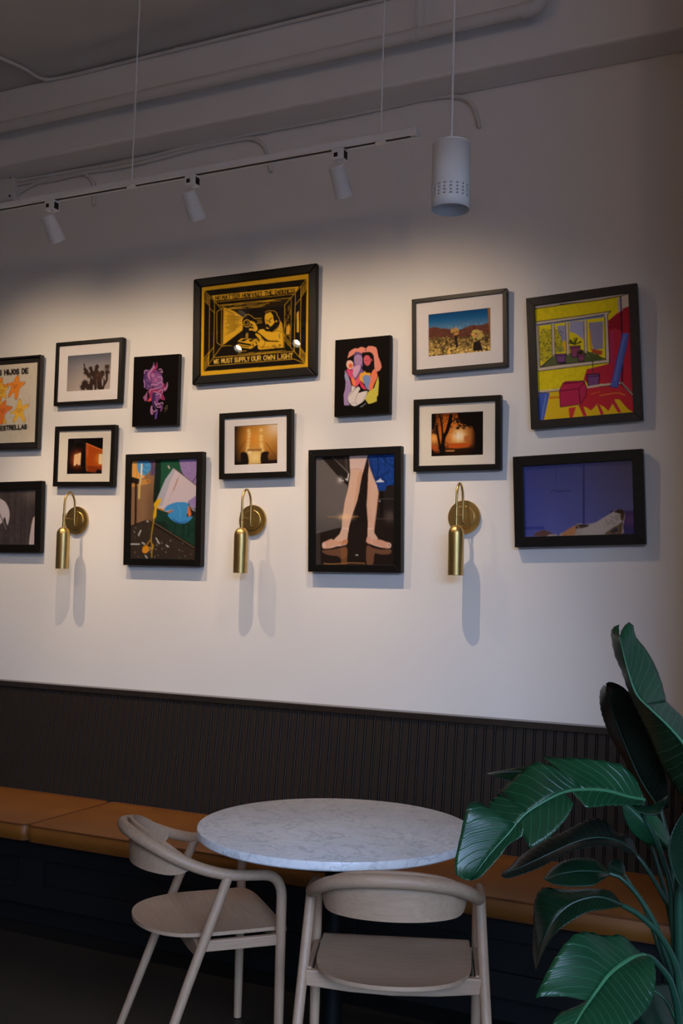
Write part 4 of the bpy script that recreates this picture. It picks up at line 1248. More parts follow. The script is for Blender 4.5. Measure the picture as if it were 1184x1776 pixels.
def art_eggs():
    A = Art([(165, 200), (1030, 160), (1000, 1495), (140, 1488)], 142, 196, (30, 62, 50))
    A.mottle(0.10, 10, 3)
    A.poly([(160, 190), (470, 180), (465, 480), (440, 1000), (150, 1060)], (142, 108, 78)); A.put(np.clip(1 - np.abs(A.u - 0.31) * 9, 0, 1) * np.clip((A.v - .15) * 4, 0, 1) * (A.v < .62) * 0.5, (84, 60, 40))
    A.poly([(160, 190), (290, 190), (330, 420), (160, 470)], (226, 166, 84)); A.line([(215, 220), (225, 420)], 8, (196, 136, 60)); A.line([(260, 380), (270, 440)], 8, (190, 130, 60))
    A.poly([(160, 510), (280, 450), (380, 440), (410, 465), (370, 500), (160, 545)], (198, 142, 74), True); A.ell(375, 468, 30, 18, (160, 104, 52))
    A.line([(165, 450), (235, 470)], 70, (40, 28, 24)); A.line([(215, 500), (210, 1030)], 28, (40, 30, 26))
    A.poly([(470, 180), (600, 170), (560, 420), (520, 760), (450, 990), (440, 700)], (24, 40, 34))
    A.poly([(540, 175), (780, 165), (820, 320), (640, 420), (520, 700), (545, 380)], (34, 84, 62))
    A.poly([(780, 160), (1040, 155), (1020, 520), (900, 460), (810, 320)], (150, 126, 178)); A.mottle(0.12, 3, 4, (A.u > 0.7) & (A.v < 0.3))
    A.line([(960, 470), (1020, 380)], 10, (58, 46, 70))
    A.poly([(390, 200), (460, 190), (465, 390), (400, 390)], (98, 78, 112)); A.line([(420, 210), (440, 380)], 8, (70, 54, 84))
    A.poly([(235, 210), (290, 190), (370, 195), (410, 240), (405, 310), (360, 370), (300, 385), (250, 350), (230, 280)], (78, 152, 206), True); A.line([(310, 250), (350, 290), (400, 280)], 9, (50, 110, 166), True); A.line([(300, 330), (370, 370)], 9, (46, 100, 150))
    A.line([(290, 240), (285, 400)], 22, (226, 222, 206)); A.line([(280, 400), (262, 540), (256, 690)], 26, (206, 190, 140), True); A.line([(270, 520), (256, 700)], 12, (214, 176, 64))
    A.poly([(145, 1060), (330, 985), (400, 985), (450, 1010), (1000, 1340), (1005, 1500), (140, 1495)], (58, 48, 40)); A.mottle(0.10, 5, 8, A.v > 0.62)
    A.poly([(450, 1005), (1000, 1330), (1000, 1380), (430, 1045)], (36, 28, 24)); A.line([(445, 1010), (1000, 1355)], 9, (118, 96, 74)); A.line([(148, 1062), (330, 990), (400, 988)], 10, (30, 24, 20))
    for (x0, x1) in ((740, 700), (840, 820), (900, 910), (995, 990)): A.line([(x0, 1020), (x1, 1200)], 14, (20, 40, 36))
    A.poly([(450, 1000), (600, 1000), (660, 1120), (480, 1020)], (24, 44, 36))
    A.poly([(712, 280), (600, 440), (495, 690), (480, 760), (500, 830), (640, 880), (900, 750), (1020, 640), (1025, 520), (860, 390)], (206, 192, 200)); A.poly([(712, 280), (740, 300), (660, 480), (560, 790), (495, 800), (495, 690), (600, 440)], (176, 176, 190))
    A.line([(800, 350), (730, 520), (640, 740)], 6, (178, 162, 170)); A.line([(765, 430), (740, 500), (705, 585)], 14, (170, 134, 110)); A.line([(712, 285), (1020, 525)], 10, (70, 54, 60))
    A.poly([(470, 740), (500, 700), (550, 705), (530, 760), (490, 830), (480, 930), (450, 970), (440, 940), (455, 830), (450, 770)], (222, 178, 32), True); A.poly([(500, 810), (590, 840), (580, 860), (500, 830)], (214, 146, 50))
    A.line([(455, 960), (430, 1100), (415, 1230), (425, 1330), (422, 1470)], 14, (176, 138, 40), True); A.line([(415, 1230), (370, 1290), (340, 1330)], 16, (166, 126, 40), True)
    A.poly([(300, 1370), (315, 1330), (360, 1320), (385, 1350), (375, 1400), (330, 1420), (300, 1400)], (230, 150, 32), True); A.line([(380, 1340), (430, 1370), (440, 1300)], 14, (190, 140, 40), True)
    A.poly([(590, 830), (640, 780), (760, 740), (890, 750), (905, 830), (880, 930), (960, 930), (880, 1010), (780, 1020), (690, 980), (640, 930), (640, 900), (710, 840), (600, 860)], (66, 148, 208), True); A.poly([(620, 870), (710, 835), (690, 870), (640, 890)], (176, 116, 74)); A.line([(700, 960), (780, 1010), (880, 990)], 12, (40, 96, 180), True); A.line([(760, 780), (800, 850), (790, 950)], 7, (96, 176, 226), True)
    A.poly([(895, 730), (1020, 640), (1015, 840), (920, 780)], (150, 130, 186)); A.poly([(900, 790), (940, 830), (945, 900), (910, 940), (890, 880)], (220, 116, 62)); A.poly([(910, 770), (1015, 840), (1012, 930), (950, 930), (930, 850)], (36, 34, 40))
    for k in range(4): A.line([(915 + k * 14, 790 + k * 18), (960 + k * 14, 790 + k * 22)], 6, (210, 206, 210))
    rr = np.random.default_rng(9)
    for _ in range(46):
        x, y = rr.uniform(150, 950), rr.uniform(1080, 1480); L = rr.uniform(3, 26)
        if y > 1010 + (x - 450) * 0.6 + 40: A.line([(x, y), (x + L * rr.uniform(-1, 1), y + L * 0.6)], rr.uniform(4, 11), (188, 184, 172), a=rr.uniform(.3, .9))
    for p in ([(280, 1120), (250, 1180)], [(480, 1220), (520, 1290)], [(150, 1300), (260, 1300)], [(300, 1280), (330, 1300)], [(640, 1330), (620, 1320)], [(360, 1000), (375, 1000)], [(640, 260), (655, 290)], [(340, 1450), (360, 1480)]): A.line(p, 16, (206, 204, 194), a=.85)
    return A

def art_film():
    A = Art([(52, 165), (1140, 15), (1138, 978), (32, 1078)], 250, 196, (206, 160, 34))
    Yl, K = (206, 160, 38), (22, 17, 12)
    A.poly([(77, 197), (1117, 68), (1108, 945), (60, 1030)], K)
    def Ln(pts, w=5, c=Yl, a=1.0): A.line(pts, w * 0.72, c, a=a)
    # corridor perspective lines
    Ln([(77, 197), (240, 370)]); Ln([(1117, 68), (890, 340)]); Ln([(60, 1030), (255, 755)]); Ln([(1108, 945), (985, 810)])
    Ln([(130, 250), (120, 850), (110, 970)]); Ln([(180, 315), (165, 880)]); Ln([(1058, 150), (1050, 880)]); Ln([(1000, 225), (990, 820)])
    Ln([(80, 205), (132, 252), (128, 350), (78, 300)]); Ln([(1112, 75), (1112, 175), (1060, 250), (1058, 140)])
    Ln([(60, 1025), (62, 900), (118, 830), (108, 960)]); Ln([(1105, 940), (1110, 850), (1048, 770), (1045, 870)])
    for q in range(3):
        Ln([(92 + q * 8, 232 + q * 14), (118 - q * 3, 258 + q * 8), (116 - q * 3, 328 - q * 14), (90 + q * 8, 300 - q * 12), (92 + q * 8, 232 + q * 14)], 3.5, Yl, 0.75)
        Ln([(1070 + q * 6, 150 + q * 8), (1104 - q * 8, 112 + q * 16), (1104 - q * 8, 172 - q * 8), (1070 + q * 6, 222 - q * 16), (1070 + q * 6, 150 + q * 8)], 3.5, Yl, 0.75)
        Ln([(72 + q * 6, 905 + q * 10), (110 - q * 6, 865 + q * 16), (105 - q * 6, 945 - q * 10), (70 + q * 6, 1000 - q * 18), (72 + q * 6, 905 + q * 10)], 3.5, Yl, 0.75)
        Ln([(1052 + q * 8, 790 + q * 14), (1100 - q * 8, 850 + q * 6), (1098 - q * 8, 925 - q * 14), (1050 + q * 8, 865 - q * 8), (1052 + q * 8, 790 + q * 14)], 3.5, Yl, 0.75)
    Ln([(130, 375), (182, 425)]); Ln([(1000, 335), (1055, 265)]); Ln([(120, 840), (170, 770)]); Ln([(990, 690), (1045, 760)])
    Ln([(110, 972), (990, 895), (1108, 945)], 5); Ln([(165, 885), (990, 815)], 5); Ln([(255, 765), (420, 752)], 5); Ln([(170, 315), (1000, 222)], 4)
    # text panel
    A.poly([(150, 248), (1035, 145), (1000, 208), (182, 298)], Yl)
    for w, x0, x1 in (('NO', 190, 240), ('MATTER', 258, 437), ('HOW', 462, 542), ('VAST', 556, 662), ('THE', 688, 770), ('DARKNESS', 792, 998)):
        A.text(w, (x0, 292 - (x0 - 187) * 0.107), (x1, 292 - (x1 - 187) * 0.107), 38, 8.5, K, 0.32)
    for w, x0, x1, h in (('WE', 168, 218, 38), ('MUST', 246, 358, 42), ('SUPPLY', 380, 530, 44), ('OUR', 552, 648, 46), ('OWN', 676, 790, 46), ('LIGHT', 822, 974, 48)):
        A.text(w, (x0, 945 - (x0 - 170) * 0.0745), (x1, 945 - (x1 - 170) * 0.0745), h, 7.5, (214, 176, 76), 0.34)
    # ceiling slats, side wall scratches
    rr = np.random.default_rng(11)
    A.poly([(215, 345), (955, 262), (885, 345), (400, 402), (275, 392), (240, 370)], (40, 30, 14))
    for k in range(20):
        f = rr.uniform(0, 1); x0 = rr.uniform(230, 700); x1 = x0 + rr.uniform(60, 260)
        yA = lambda x: 350 - (x - 215) * 0.112 + f * (46 + (x - 240) * 0.03)
        Ln([(x0, yA(x0)), (min(x1, 930 - f * 40), yA(min(x1, 930 - f * 40)) + rr.uniform(-4, 4))], 4, Yl, .85)
    Ln([(240, 370), (215, 345), (955, 262), (885, 345)], 4)
    for k in range(18):
        x = rr.uniform(895, 955); y = rr.uniform(320, 700); Ln([(x, y), (x + rr.uniform(-18, 18), y + rr.uniform(30, 110))], 3.5, Yl, .6)
    A.poly([(905, 640), (915, 560), (935, 530), (948, 570), (940, 640), (925, 640)], (200, 150, 40)); A.poly([(1015, 420), (1035, 395), (1038, 600), (1018, 615)], (206, 160, 50)); A.ell(1026, 604, 12, 14, Yl)
    Ln([(890, 345), (885, 780)], 4); Ln([(960, 268), (952, 760)], 4); Ln([(890, 650), (950, 740)], 5, Yl, .8); Ln([(890, 640), (940, 660)], 4, Yl, .7); Ln([(888, 690), (985, 810)], 4)
    # floor planks
    for k in range(14):
        x0 = rr.uniform(190, 800); x1 = x0 + rr.uniform(60, 200); f = rr.uniform(0, 1)
        y = lambda x: 858 - (x - 190) * 0.085 + f * 26
        Ln([(x0, y(x0)), (x1, y(x1))], 3.5, Yl, .7)
    # doorway
    Ln([(202, 412), (270, 360), (262, 745), (235, 755), (200, 730), (202, 412)], 5); Ln([(250, 385), (245, 745)], 4)
    # light beam
    A.poly([(275, 365), (380, 405), (470, 470), (465, 560), (460, 600), (265, 752), (270, 560)], Yl)
    for k in range(24):
        f = k / 23.0; y0 = 430 + f * 230; xs = rr.uniform(280, 330); xe = rr.uniform(380, 460)
        ye = 500 + (y0 - 545) * 0.38 + 15
        t0 = (xs - 270) / 200; t1 = (xe - 270) / 200
        A.line([(xs, y0 + (ye - y0) * t0), (xe, y0 + (ye - y0) * t1)], 3.2, K, a=.85)
    for k in range(12): A.line([(285 + k * 8, 378 + k * 4), (292 + k * 8, 402 + k * 5)], 3, K, a=.8)
    A.poly([(265, 755), (465, 600), (480, 640), (440, 680), (420, 760)], K)
    # camera lens, tripod head, projector box
    A.poly([(460, 520), (468, 470), (500, 440), (540, 440), (590, 480), (600, 540), (560, 570), (520, 600), (480, 590)], K, True); Ln([(465, 470), (500, 442), (520, 434), (545, 446), (590, 482)], 5)
    A.ell(508, 528, 38, 40, Yl); A.ell(508, 528, 31, 33, K); A.ell(508, 528, 18, 20, (150, 116, 34)); A.ell(504, 524, 12, 13, K)
    A.poly([(590, 480), (655, 475), (665, 520), (600, 540)], K); Ln([(590, 478), (655, 474)], 5); Ln([(605, 530), (662, 518)], 4)
    for k in range(5): Ln([(612 + k * 10, 490), (616 + k * 10, 520)], 3.5, Yl, .7)
    A.poly([(480, 600), (560, 590), (600, 640), (560, 690), (470, 690)], K); A.poly([(495, 630), (520, 625), (520, 680), (492, 684)], (150, 116, 34))
    A.poly([(410, 716), (450, 684), (615, 690), (545, 742)], Yl); A.poly([(430, 712), (470, 690), (520, 690), (480, 716)], K); A.poly([(520, 700), (560, 690), (590, 690), (545, 720)], K)
    A.poly([(408, 718), (545, 745), (545, 788), (415, 760)], K); A.poly([(412, 740), (545, 762), (546, 792), (415, 772)], Yl); A.poly([(425, 752), (530, 768), (530, 778), (425, 764)], K)
    A.poly([(548, 745), (620, 695), (622, 735), (550, 790)], Yl); A.ell(568, 755, 9, 11, K); A.ell(602, 730, 9, 11, K); A.poly([(550, 792), (622, 738), (618, 800), (460, 815), (455, 790)], K); Ln([(440, 790), (450, 815), (500, 812)], 4)
    # man: coat, arm, hands, head
    A.poly([(640, 590), (700, 585), (760, 620), (830, 560), (850, 500), (866, 540), (882, 650), (880, 775), (640, 800), (620, 790), (615, 740), (640, 700), (590, 640)], Yl)
    A.poly([(600, 628), (640, 650), (680, 700), (720, 715), (825, 718), (825, 708), (730, 702), (660, 650), (620, 620)], K, True)
    for k in range(17): A.line([(652 + k * 10.2, 664 + min(k, 6) * 6.5), (656 + k * 10.2, 690 + min(k, 5) * 5)], 4, K)
    A.poly([(832, 625), (842, 640), (840, 690), (830, 660)], K, True); Ln([(836, 630), (830, 690)], 4, (236, 214, 150))
    for k in range(14): A.line([(630 + k * 10, 770 + (k % 3) * 7), (640 + k * 10, 760 + (k % 4) * 8)], 4, K, a=.85)
    A.line([(770, 756), (812, 790)], 9, K); A.line([(785, 745), (830, 780)], 5, K); A.poly([(826, 745), (858, 742), (852, 765), (835, 768)], (120, 92, 30)); A.line([(690, 700), (690, 740), (660, 780)], 5, K); A.line([(868, 600), (880, 700), (878, 775)], 4, K)
    A.poly([(540, 510), (556, 505), (590, 525), (615, 580), (600, 612), (560, 600), (530, 600), (535, 580), (565, 585), (575, 570), (545, 560), (560, 550), (580, 560)], Yl, True); A.line([(600, 612), (640, 578)], 9, K); A.line([(560, 560), (585, 590)], 4, K)
    A.poly([(666, 520), (668, 460), (690, 415), (730, 396), (780, 398), (815, 420), (820, 440), (838, 475), (836, 520), (815, 560), (780, 600), (730, 612), (690, 600), (672, 565)], K, True); Ln([(690, 412), (730, 394), (785, 398), (816, 425), (812, 440), (838, 478), (835, 510)], 4.5)
    A.poly([(690, 500), (690, 450), (706, 425), (740, 420), (770, 440), (778, 490), (790, 510), (775, 535), (745, 560), (735, 545), (715, 530), (700, 540), (694, 515)], Yl, True)
    A.poly([(735, 410), (752, 412), (756, 425), (736, 422)], Yl); A.line([(728, 500), (760, 470)], 9, K); A.line([(700, 490), (716, 500)], 7, K); A.ell(740, 512, 12, 7, K); A.line([(712, 500), (706, 540), (718, 545)], 4, K)
    A.poly([(680, 560), (690, 540), (720, 542), (738, 560), (765, 550), (790, 515), (806, 512), (790, 560), (755, 598), (715, 606), (688, 592)], K, True); A.ell(709, 573, 9, 6, Yl); A.ell(722, 578, 8, 6, Yl); A.ell(806, 505, 7, 12, Yl)
    Ln([(846, 500), (862, 530), (868, 590)], 5); 
    for k in range(8): A.line([(838 + (k % 3) * 8, 530 + k * 12), (852 + (k % 3) * 6, 540 + k * 12)], 4, K, a=.8)
    A.line([(790, 600), (830, 570)], 5, K); A.line([(760, 612), (830, 600), (850, 610)], 5, K)
    # imprint line
    rr2 = np.random.default_rng(1)
    x = 835
    while x < 1110:
        w = rr2.uniform(6, 22); A.line([(x, 994 - (x - 835) * 0.1), (x + w, 994 - (x + w - 835) * 0.1)], 3.5, (60, 44, 12), a=.8); x += w + 7
    return A

def art_women():
    A = Art([(65, 165), (1105, 60), (1090, 1535), (45, 1590)], 144, 184, (20, 16, 14))
    pink, lav, pur, yel, wht = (226, 142, 124), (164, 138, 182), (112, 84, 134), (208, 196, 78), (224, 214, 208)
    A.poly([(290, 495), (320, 380), (370, 335), (430, 305), (490, 310), (540, 280), (600, 285), (640, 310), (690, 262), (770, 262), (840, 285), (860, 350), (880, 460), (925, 570), (945, 660), (910, 720), (850, 750), (810, 690), (800, 540), (770, 450), (720, 385), (560, 405), (500, 380), (420, 405), (380, 440)], pink)
    A.poly([(640, 300), (650, 350), (625, 350)], (20, 16, 14))
    A.poly([(225, 1385), (215, 1180), (245, 1080), (255, 940), (235, 850), (240, 720), (290, 800), (330, 900), (360, 1000), (350, 1150), (290, 1300), (330, 1385)], lav); A.poly([(235, 850), (250, 760), (290, 830), (320, 930), (260, 900)], (150, 160, 190))
    A.poly([(620, 1260), (700, 1120), (800, 1060), (880, 830), (890, 960), (875, 1200), (850, 1220), (850, 1310), (760, 1345), (690, 1360)], yel)
    A.poly([(420, 400), (500, 375), (580, 420), (600, 520), (590, 620), (560, 680), (620, 780), (560, 900), (480, 990), (420, 880), (330, 760), (400, 640)], pur, True)
    A.poly([(560, 410), (620, 380), (720, 375), (780, 420), (800, 520), (800, 700), (740, 780), (640, 740), (590, 620)], (26, 20, 20), True)
    A.poly([(420, 500), (470, 430), (540, 440), (575, 500), (560, 600), (520, 650), (450, 620)], (170, 136, 176), True)
    A.poly([(400, 660), (520, 630), (530, 700), (440, 860), (390, 790)], (206, 160, 190), True)
    A.poly([(600, 500), (640, 440), (700, 450), (735, 520), (720, 600), (665, 635), (615, 590)], (206, 96, 106), True); A.line([(620, 545), (700, 525)], 9, (150, 56, 78)); A.line([(640, 605), (680, 605)], 8, (180, 50, 70)); A.line([(455, 530), (480, 528)], 7, (110, 70, 120)); A.line([(520, 530), (545, 528)], 7, (110, 70, 120)); A.line([(480, 585), (505, 588)], 6, (120, 70, 120)); A.ell(750, 525, 12, 24, (206, 96, 106))
    A.poly([(270, 590), (300, 540), (370, 545), (400, 610), (380, 690), (320, 700), (275, 650)], (232, 186, 170), True); A.poly([(300, 610), (330, 610), (345, 580), (365, 610), (405, 615), (375, 650), (370, 690), (345, 665), (310, 680), (320, 640)], (226, 96, 52))
    A.poly([(270, 720), (320, 690), (360, 740), (400, 700), (390, 780), (380, 850), (340, 860), (300, 800)], (216, 78, 116), True)
    A.poly([(350, 860), (400, 840), (440, 910), (560, 760), (540, 930), (440, 1040), (390, 980)], (228, 92, 112), True); A.poly([(370, 880), (400, 860), (440, 940), (430, 1030), (380, 980)], (238, 128, 84), True)
    A.poly([(740, 800), (800, 700), (850, 760), (860, 850), (800, 980), (760, 1090), (700, 1090), (710, 950)], (234, 126, 92), True)
    A.poly([(530, 780), (580, 770), (620, 735), (650, 770), (730, 770), (725, 830), (740, 870), (690, 900), (720, 960), (600, 970), (520, 900)], (232, 168, 60)); A.poly([(580, 850), (640, 810), (720, 830), (730, 900), (700, 1020), (700, 1090), (650, 1060), (590, 920)], (124, 146, 190), True); A.poly([(545, 940), (640, 1070), (600, 1080), (540, 1020)], (218, 66, 90), True)
    A.poly([(300, 1240), (330, 1160), (480, 1035), (530, 1080), (500, 1150), (660, 1110), (660, 1180), (600, 1300), (460, 1390), (380, 1390), (310, 1320)], wht, True); A.poly([(370, 1010), (440, 1050), (360, 1130)], wht)
    A.line([(310, 1210), (480, 1035)], 7, (30, 22, 22)); A.line([(520, 1090), (460, 1220), (440, 1330), (470, 1370)], 6, (30, 22, 22), True); A.line([(500, 1140), (660, 1110), (650, 1190), (580, 1310)], 6, (30, 22, 22)); A.line([(330, 1350), (420, 1340)], 5, (30, 22, 22))
    A.line([(535, 1425), (560, 1395), (575, 1410), (600, 1375), (640, 1350)], 9, (150, 150, 160), a=.8); A.line([(560, 1400), (630, 1365)], 7, (150, 150, 160), a=.6)
    return A

def art_lights():
    A = Art([(250, 290), (887, 240), (882, 828), (250, 860)], 92, 80, (166, 106, 40))
    A.put(np.clip(1.15 - A.u * 3.4, 0, 1), (34, 20, 18)); A.put(np.clip((A.v - 0.62) * 2.6, 0, 1), (36, 24, 20))
    A.glow(560, 480, 130, (232, 160, 56), 0.95, 1.0); A.glow(470, 480, 60, (216, 120, 34), 0.6, .8)
    A.glow(780, 330, 130, (226, 176, 96), 0.9); A.glow(860, 280, 75, (232, 206, 176), 1.0)
    A.put(np.clip((A.u - 0.75) * 2, 0, 1) * np.clip((A.v - 0.4) * 1.5, 0, 1), (120, 82, 40))
    A.line([(420, 480), (310, 660)], 6, (40, 20, 14)); A.line([(710, 520), (850, 725)], 6, (50, 28, 18))
    for (x, y) in [(458, 350), (466, 395), (462, 440), (458, 495), (452, 548), (445, 598), (640, 338), (640, 430), (640, 480), (642, 545), (650, 585), (660, 635), (440, 640)]:
        A.glow(x, y, 17, (255, 222, 140), 0.9)
    A.poly([(450, 660), (640, 655), (640, 825), (450, 845)], (222, 178, 96)); A.glow(545, 740, 70, (250, 222, 150), .9); A.glow(470, 665, 20, (255, 236, 180), 1)
    A.line([(445, 625), (445, 660)], 8, (120, 80, 40)); A.line([(450, 635), (640, 628)], 26, (150, 104, 48)); A.line([(455, 832), (640, 820)], 9, (210, 176, 110)); A.line([(640, 660), (638, 820)], 8, (190, 150, 80))
    A.poly([(340, 690), (380, 665), (430, 680), (455, 740), (450, 845), (335, 850), (345, 780)], (30, 20, 18), True); A.poly([(640, 690), (690, 655), (755, 660), (740, 730), (755, 830), (640, 830)], (36, 22, 20), True)
    A.poly([(750, 780), (885, 770), (885, 830), (650, 845), (650, 800)], (38, 24, 20)); A.poly([(250, 800), (450, 830), (450, 860), (250, 865)], (26, 18, 16))
    A.blur(1)
    return A

def art_legs():
    A = Art([(108, 195), (1058, 165), (1060, 1505), (112, 1498)], 162, 204, (34, 26, 24))
    A.poly([(100, 190), (530, 180), (440, 1000), (430, 1050), (108, 1125)], (96, 90, 88)); A.put((A.u < 0.42) * (A.v < 0.72) * np.clip(1 - A.v * 0.9, 0, .5) * 0.6, (128, 120, 116)); A.put(np.clip((A.v - .48) * 3, 0, 1) * (A.v < .69) * (A.u < .36) * .55, (58, 52, 50))
    A.poly([(170, 190), (300, 190), (520, 420), (510, 560), (430, 490)], (40, 32, 30)); A.poly([(300, 185), (520, 180), (520, 390)], (52, 44, 42)); A.line([(470, 180), (480, 330)], 26, (74, 66, 62))
    A.poly([(108, 1125), (420, 1050), (1060, 940), (1060, 1505), (112, 1500)], (38, 28, 24)); A.poly([(108, 1125), (160, 1115), (175, 1500), (112, 1500)], (66, 56, 52))
    A.poly([(860, 600), (1060, 540), (1060, 960), (860, 960)], (40, 34, 32)); A.line([(900, 640), (900, 940)], 40, (24, 19, 18)); A.glow(1000, 920, 40, (96, 84, 76), .7); A.line([(860, 710), (1055, 705)], 6, (84, 76, 72)); A.line([(730, 950), (1055, 945)], 6, (92, 80, 72)); A.ell(878, 735, 8, 9, (190, 180, 176))
    A.line([(400, 460), (400, 490)], 9, (226, 220, 214)); A.line([(400, 475), (445, 485)], 9, (206, 200, 196)); A.line([(505, 400), (490, 480), (470, 462)], 12, (220, 214, 208)); A.glow(400, 475, 22, (220, 214, 208), .5)
    A.line([(632, 590), (624, 640)], 14, (150, 146, 146)); A.line([(632, 595), (626, 635)], 5, (60, 50, 48))
    sk, sh = (222, 184, 160), (206, 150, 116)
    A.poly([(515, 175), (735, 165), (690, 340), (665, 420), (640, 560), (610, 720), (550, 900), (515, 1030), (500, 1110), (490, 1200), (480, 1260), (400, 1280), (300, 1260), (330, 1200), (400, 1130), (425, 1060), (430, 940), (460, 740), (500, 570), (525, 400), (518, 300)], sk)
    A.poly([(515, 175), (735, 165), (700, 300), (670, 355), (525, 345)], (224, 194, 184)); A.line([(525, 345), (600, 338), (670, 358)], 6, (196, 150, 134)); A.poly([(640, 360), (668, 380), (645, 520), (605, 700), (560, 850), (590, 640), (610, 460)], sh, a=.55)
    A.poly([(735, 200), (750, 300), (740, 400), (735, 600), (722, 780), (738, 1000), (735, 1120), (730, 1220), (820, 1220), (860, 1190), (815, 1120), (812, 1050), (840, 850), (865, 640), (850, 560), (800, 440), (760, 330)], sk); A.poly([(735, 500), (770, 520), (760, 760), (790, 1000), (740, 1000), (724, 790)], (214, 168, 142), a=.5); A.line([(860, 650), (835, 880), (812, 1060)], 10, sh)
    A.poly([(740, 165), (1058, 160), (1058, 540), (960, 545), (940, 610), (860, 610), (830, 500), (800, 420), (760, 320), (745, 240)], (28, 66, 142)); A.mottle(0.22, 5, 6, (A.u > .76) & (A.v < .30))
    for pts in ([(850, 180), (860, 350), (840, 450)], [(900, 170), (960, 260), (1050, 330)], [(940, 200), (940, 300)], [(980, 380), (900, 430), (830, 470)], [(900, 440), (960, 520)], [(760, 240), (800, 380)]): A.line(pts, 12, (14, 36, 88), True, .9)
    A.poly([(835, 495), (880, 470), (885, 455), (900, 480), (930, 495), (925, 505), (838, 505)], (222, 226, 234))
    A.poly([(192, 1240), (240, 1215), (300, 1190), (330, 1205), (400, 1220), (480, 1190), (492, 1240), (440, 1270), (380, 1275), (300, 1300), (220, 1308), (192, 1290)], (222, 170, 142), True); A.poly([(400, 1230), (480, 1190), (490, 1240), (410, 1268)], (206, 138, 92)); A.ell(212, 1270, 24, 32, (232, 196, 176)); A.line([(270, 1295), (400, 1265), (430, 1200)], 5, (240, 214, 196), True)
    A.poly([(722, 1190), (740, 1160), (800, 1200), (880, 1200), (950, 1225), (1010, 1245), (1012, 1290), (980, 1305), (900, 1295), (800, 1265), (725, 1235)], (220, 166, 138), True); A.ell(990, 1272, 24, 30, (236, 206, 190)); A.ell(990, 1270, 15, 20, (200, 150, 128)); A.line([(780, 1190), (800, 1260), (900, 1290)], 5, (240, 214, 196), True)
    A.line([(425, 1060), (500, 1065), (500, 1100)], 9, (240, 214, 200)); A.line([(735, 1075), (810, 1060)], 9, (240, 214, 200))
    A.poly([(190, 1330), (300, 1320), (400, 1300), (480, 1290), (490, 1400), (420, 1430), (380, 1400), (300, 1390), (220, 1370)], (122, 84, 62), True, .85); A.poly([(410, 1300), (490, 1300), (490, 1500), (420, 1500)], (150, 98, 56), a=.55); A.poly([(725, 1280), (800, 1300), (900, 1320), (1010, 1320), (1000, 1370), (900, 1380), (820, 1370), (800, 1490), (725, 1490)], (128, 88, 64), True, .8)
    A.line([(210, 1488), (330, 1494), (520, 1480), (700, 1486)], 10, (176, 124, 70), True, .8); A.ell(606, 1386, 18, 6, (216, 196, 170)); A.line([(250, 920), (430, 925), (620, 920)], 6, (206, 150, 96), a=.6); A.glow(470, 924, 20, (250, 210, 160), .8, 2.5)  # amber line and its glow: glass glare painted into the print
    return A

def art_desert():
    A = Art([(50, 190), (1135, 74), (1142, 815), (60, 912)], 150, 102, (60, 44, 30))
    A.vgrad([(0, (10, 62, 110)), (0.18, (26, 88, 136)), (0.42, (88, 128, 156)), (1, (100, 134, 156))])
    A.poly([(50, 425), (120, 405), (200, 408), (270, 430), (330, 425), (440, 440), (600, 452), (680, 420), (780, 380), (880, 370), (920, 380), (1040, 350), (1110, 320), (1140, 330), (1142, 700), (50, 760)], (94, 56, 44)); A.mottle(.2, 6, 2, (A.v > .3) & (A.v < .62))
    A.poly([(50, 640), (200, 570), (500, 580), (800, 560), (1140, 500), (1145, 820), (55, 915)], (86, 68, 40))
    rr = np.random.default_rng(8)
    for _ in range(520):
        x = rr.uniform(50, 1130); f = rr.uniform(0, 1) ** .8
        y = 585 - (x - 50) * 0.03 + f * 300 - max(0, x - 800) * 0.1
        r = 12 + 12 * f
        k = rr.uniform(.62, 1.15) * (0.8 + .3 * f)
        A.ell(x, y, r, r * .9, (min(255, 198 * k), min(255, 166 * k), 92 * k), .85)
        if rr.uniform() < .45: A.ell(x + r * .6, y + r * .9, r * .8, r * .7, (58, 44, 28), .8)
    for (x, y, r) in ((240, 650, 50), (300, 780, 60), (380, 680, 46), (730, 690, 26), (1060, 620, 60), (450, 720, 40), (1000, 600, 40), (860, 560, 22), (740, 560, 24)): A.ell(x, y, r * .6, r, (48, 42, 30), .75)
    A.poly([(840, 660), (950, 640), (980, 760), (1000, 800), (840, 820), (830, 740)], (38, 30, 28)); A.poly([(505, 540), (555, 540), (560, 650), (580, 740), (540, 770), (510, 640)], (42, 32, 26))
    for _ in range(60):
        t = rr.uniform(0, 6.28); d = rr.uniform(0, 1) ** .5
        A.ell(515 + 66 * d * math.cos(t), 480 + 66 * d * math.sin(t) * .95, 13, 13, (rr.uniform(150, 206), rr.uniform(118, 160), 72), .9)
    for _ in range(80):
        t = rr.uniform(0, 6.28); d = rr.uniform(0, 1) ** .5
        A.ell(900 + 105 * d * math.cos(t), 530 + 85 * d * math.sin(t), 15, 14, (rr.uniform(150, 216), rr.uniform(124, 176), 84), .9)
    A.ell(470, 530, 26, 18, (60, 42, 30), .7); A.ell(545, 490, 22, 14, (70, 50, 34), .6)
    A.poly([(1085, 78), (1135, 74), (1142, 815), (1130, 818), (1100, 330), (1085, 150)], (134, 96, 62))
    return A

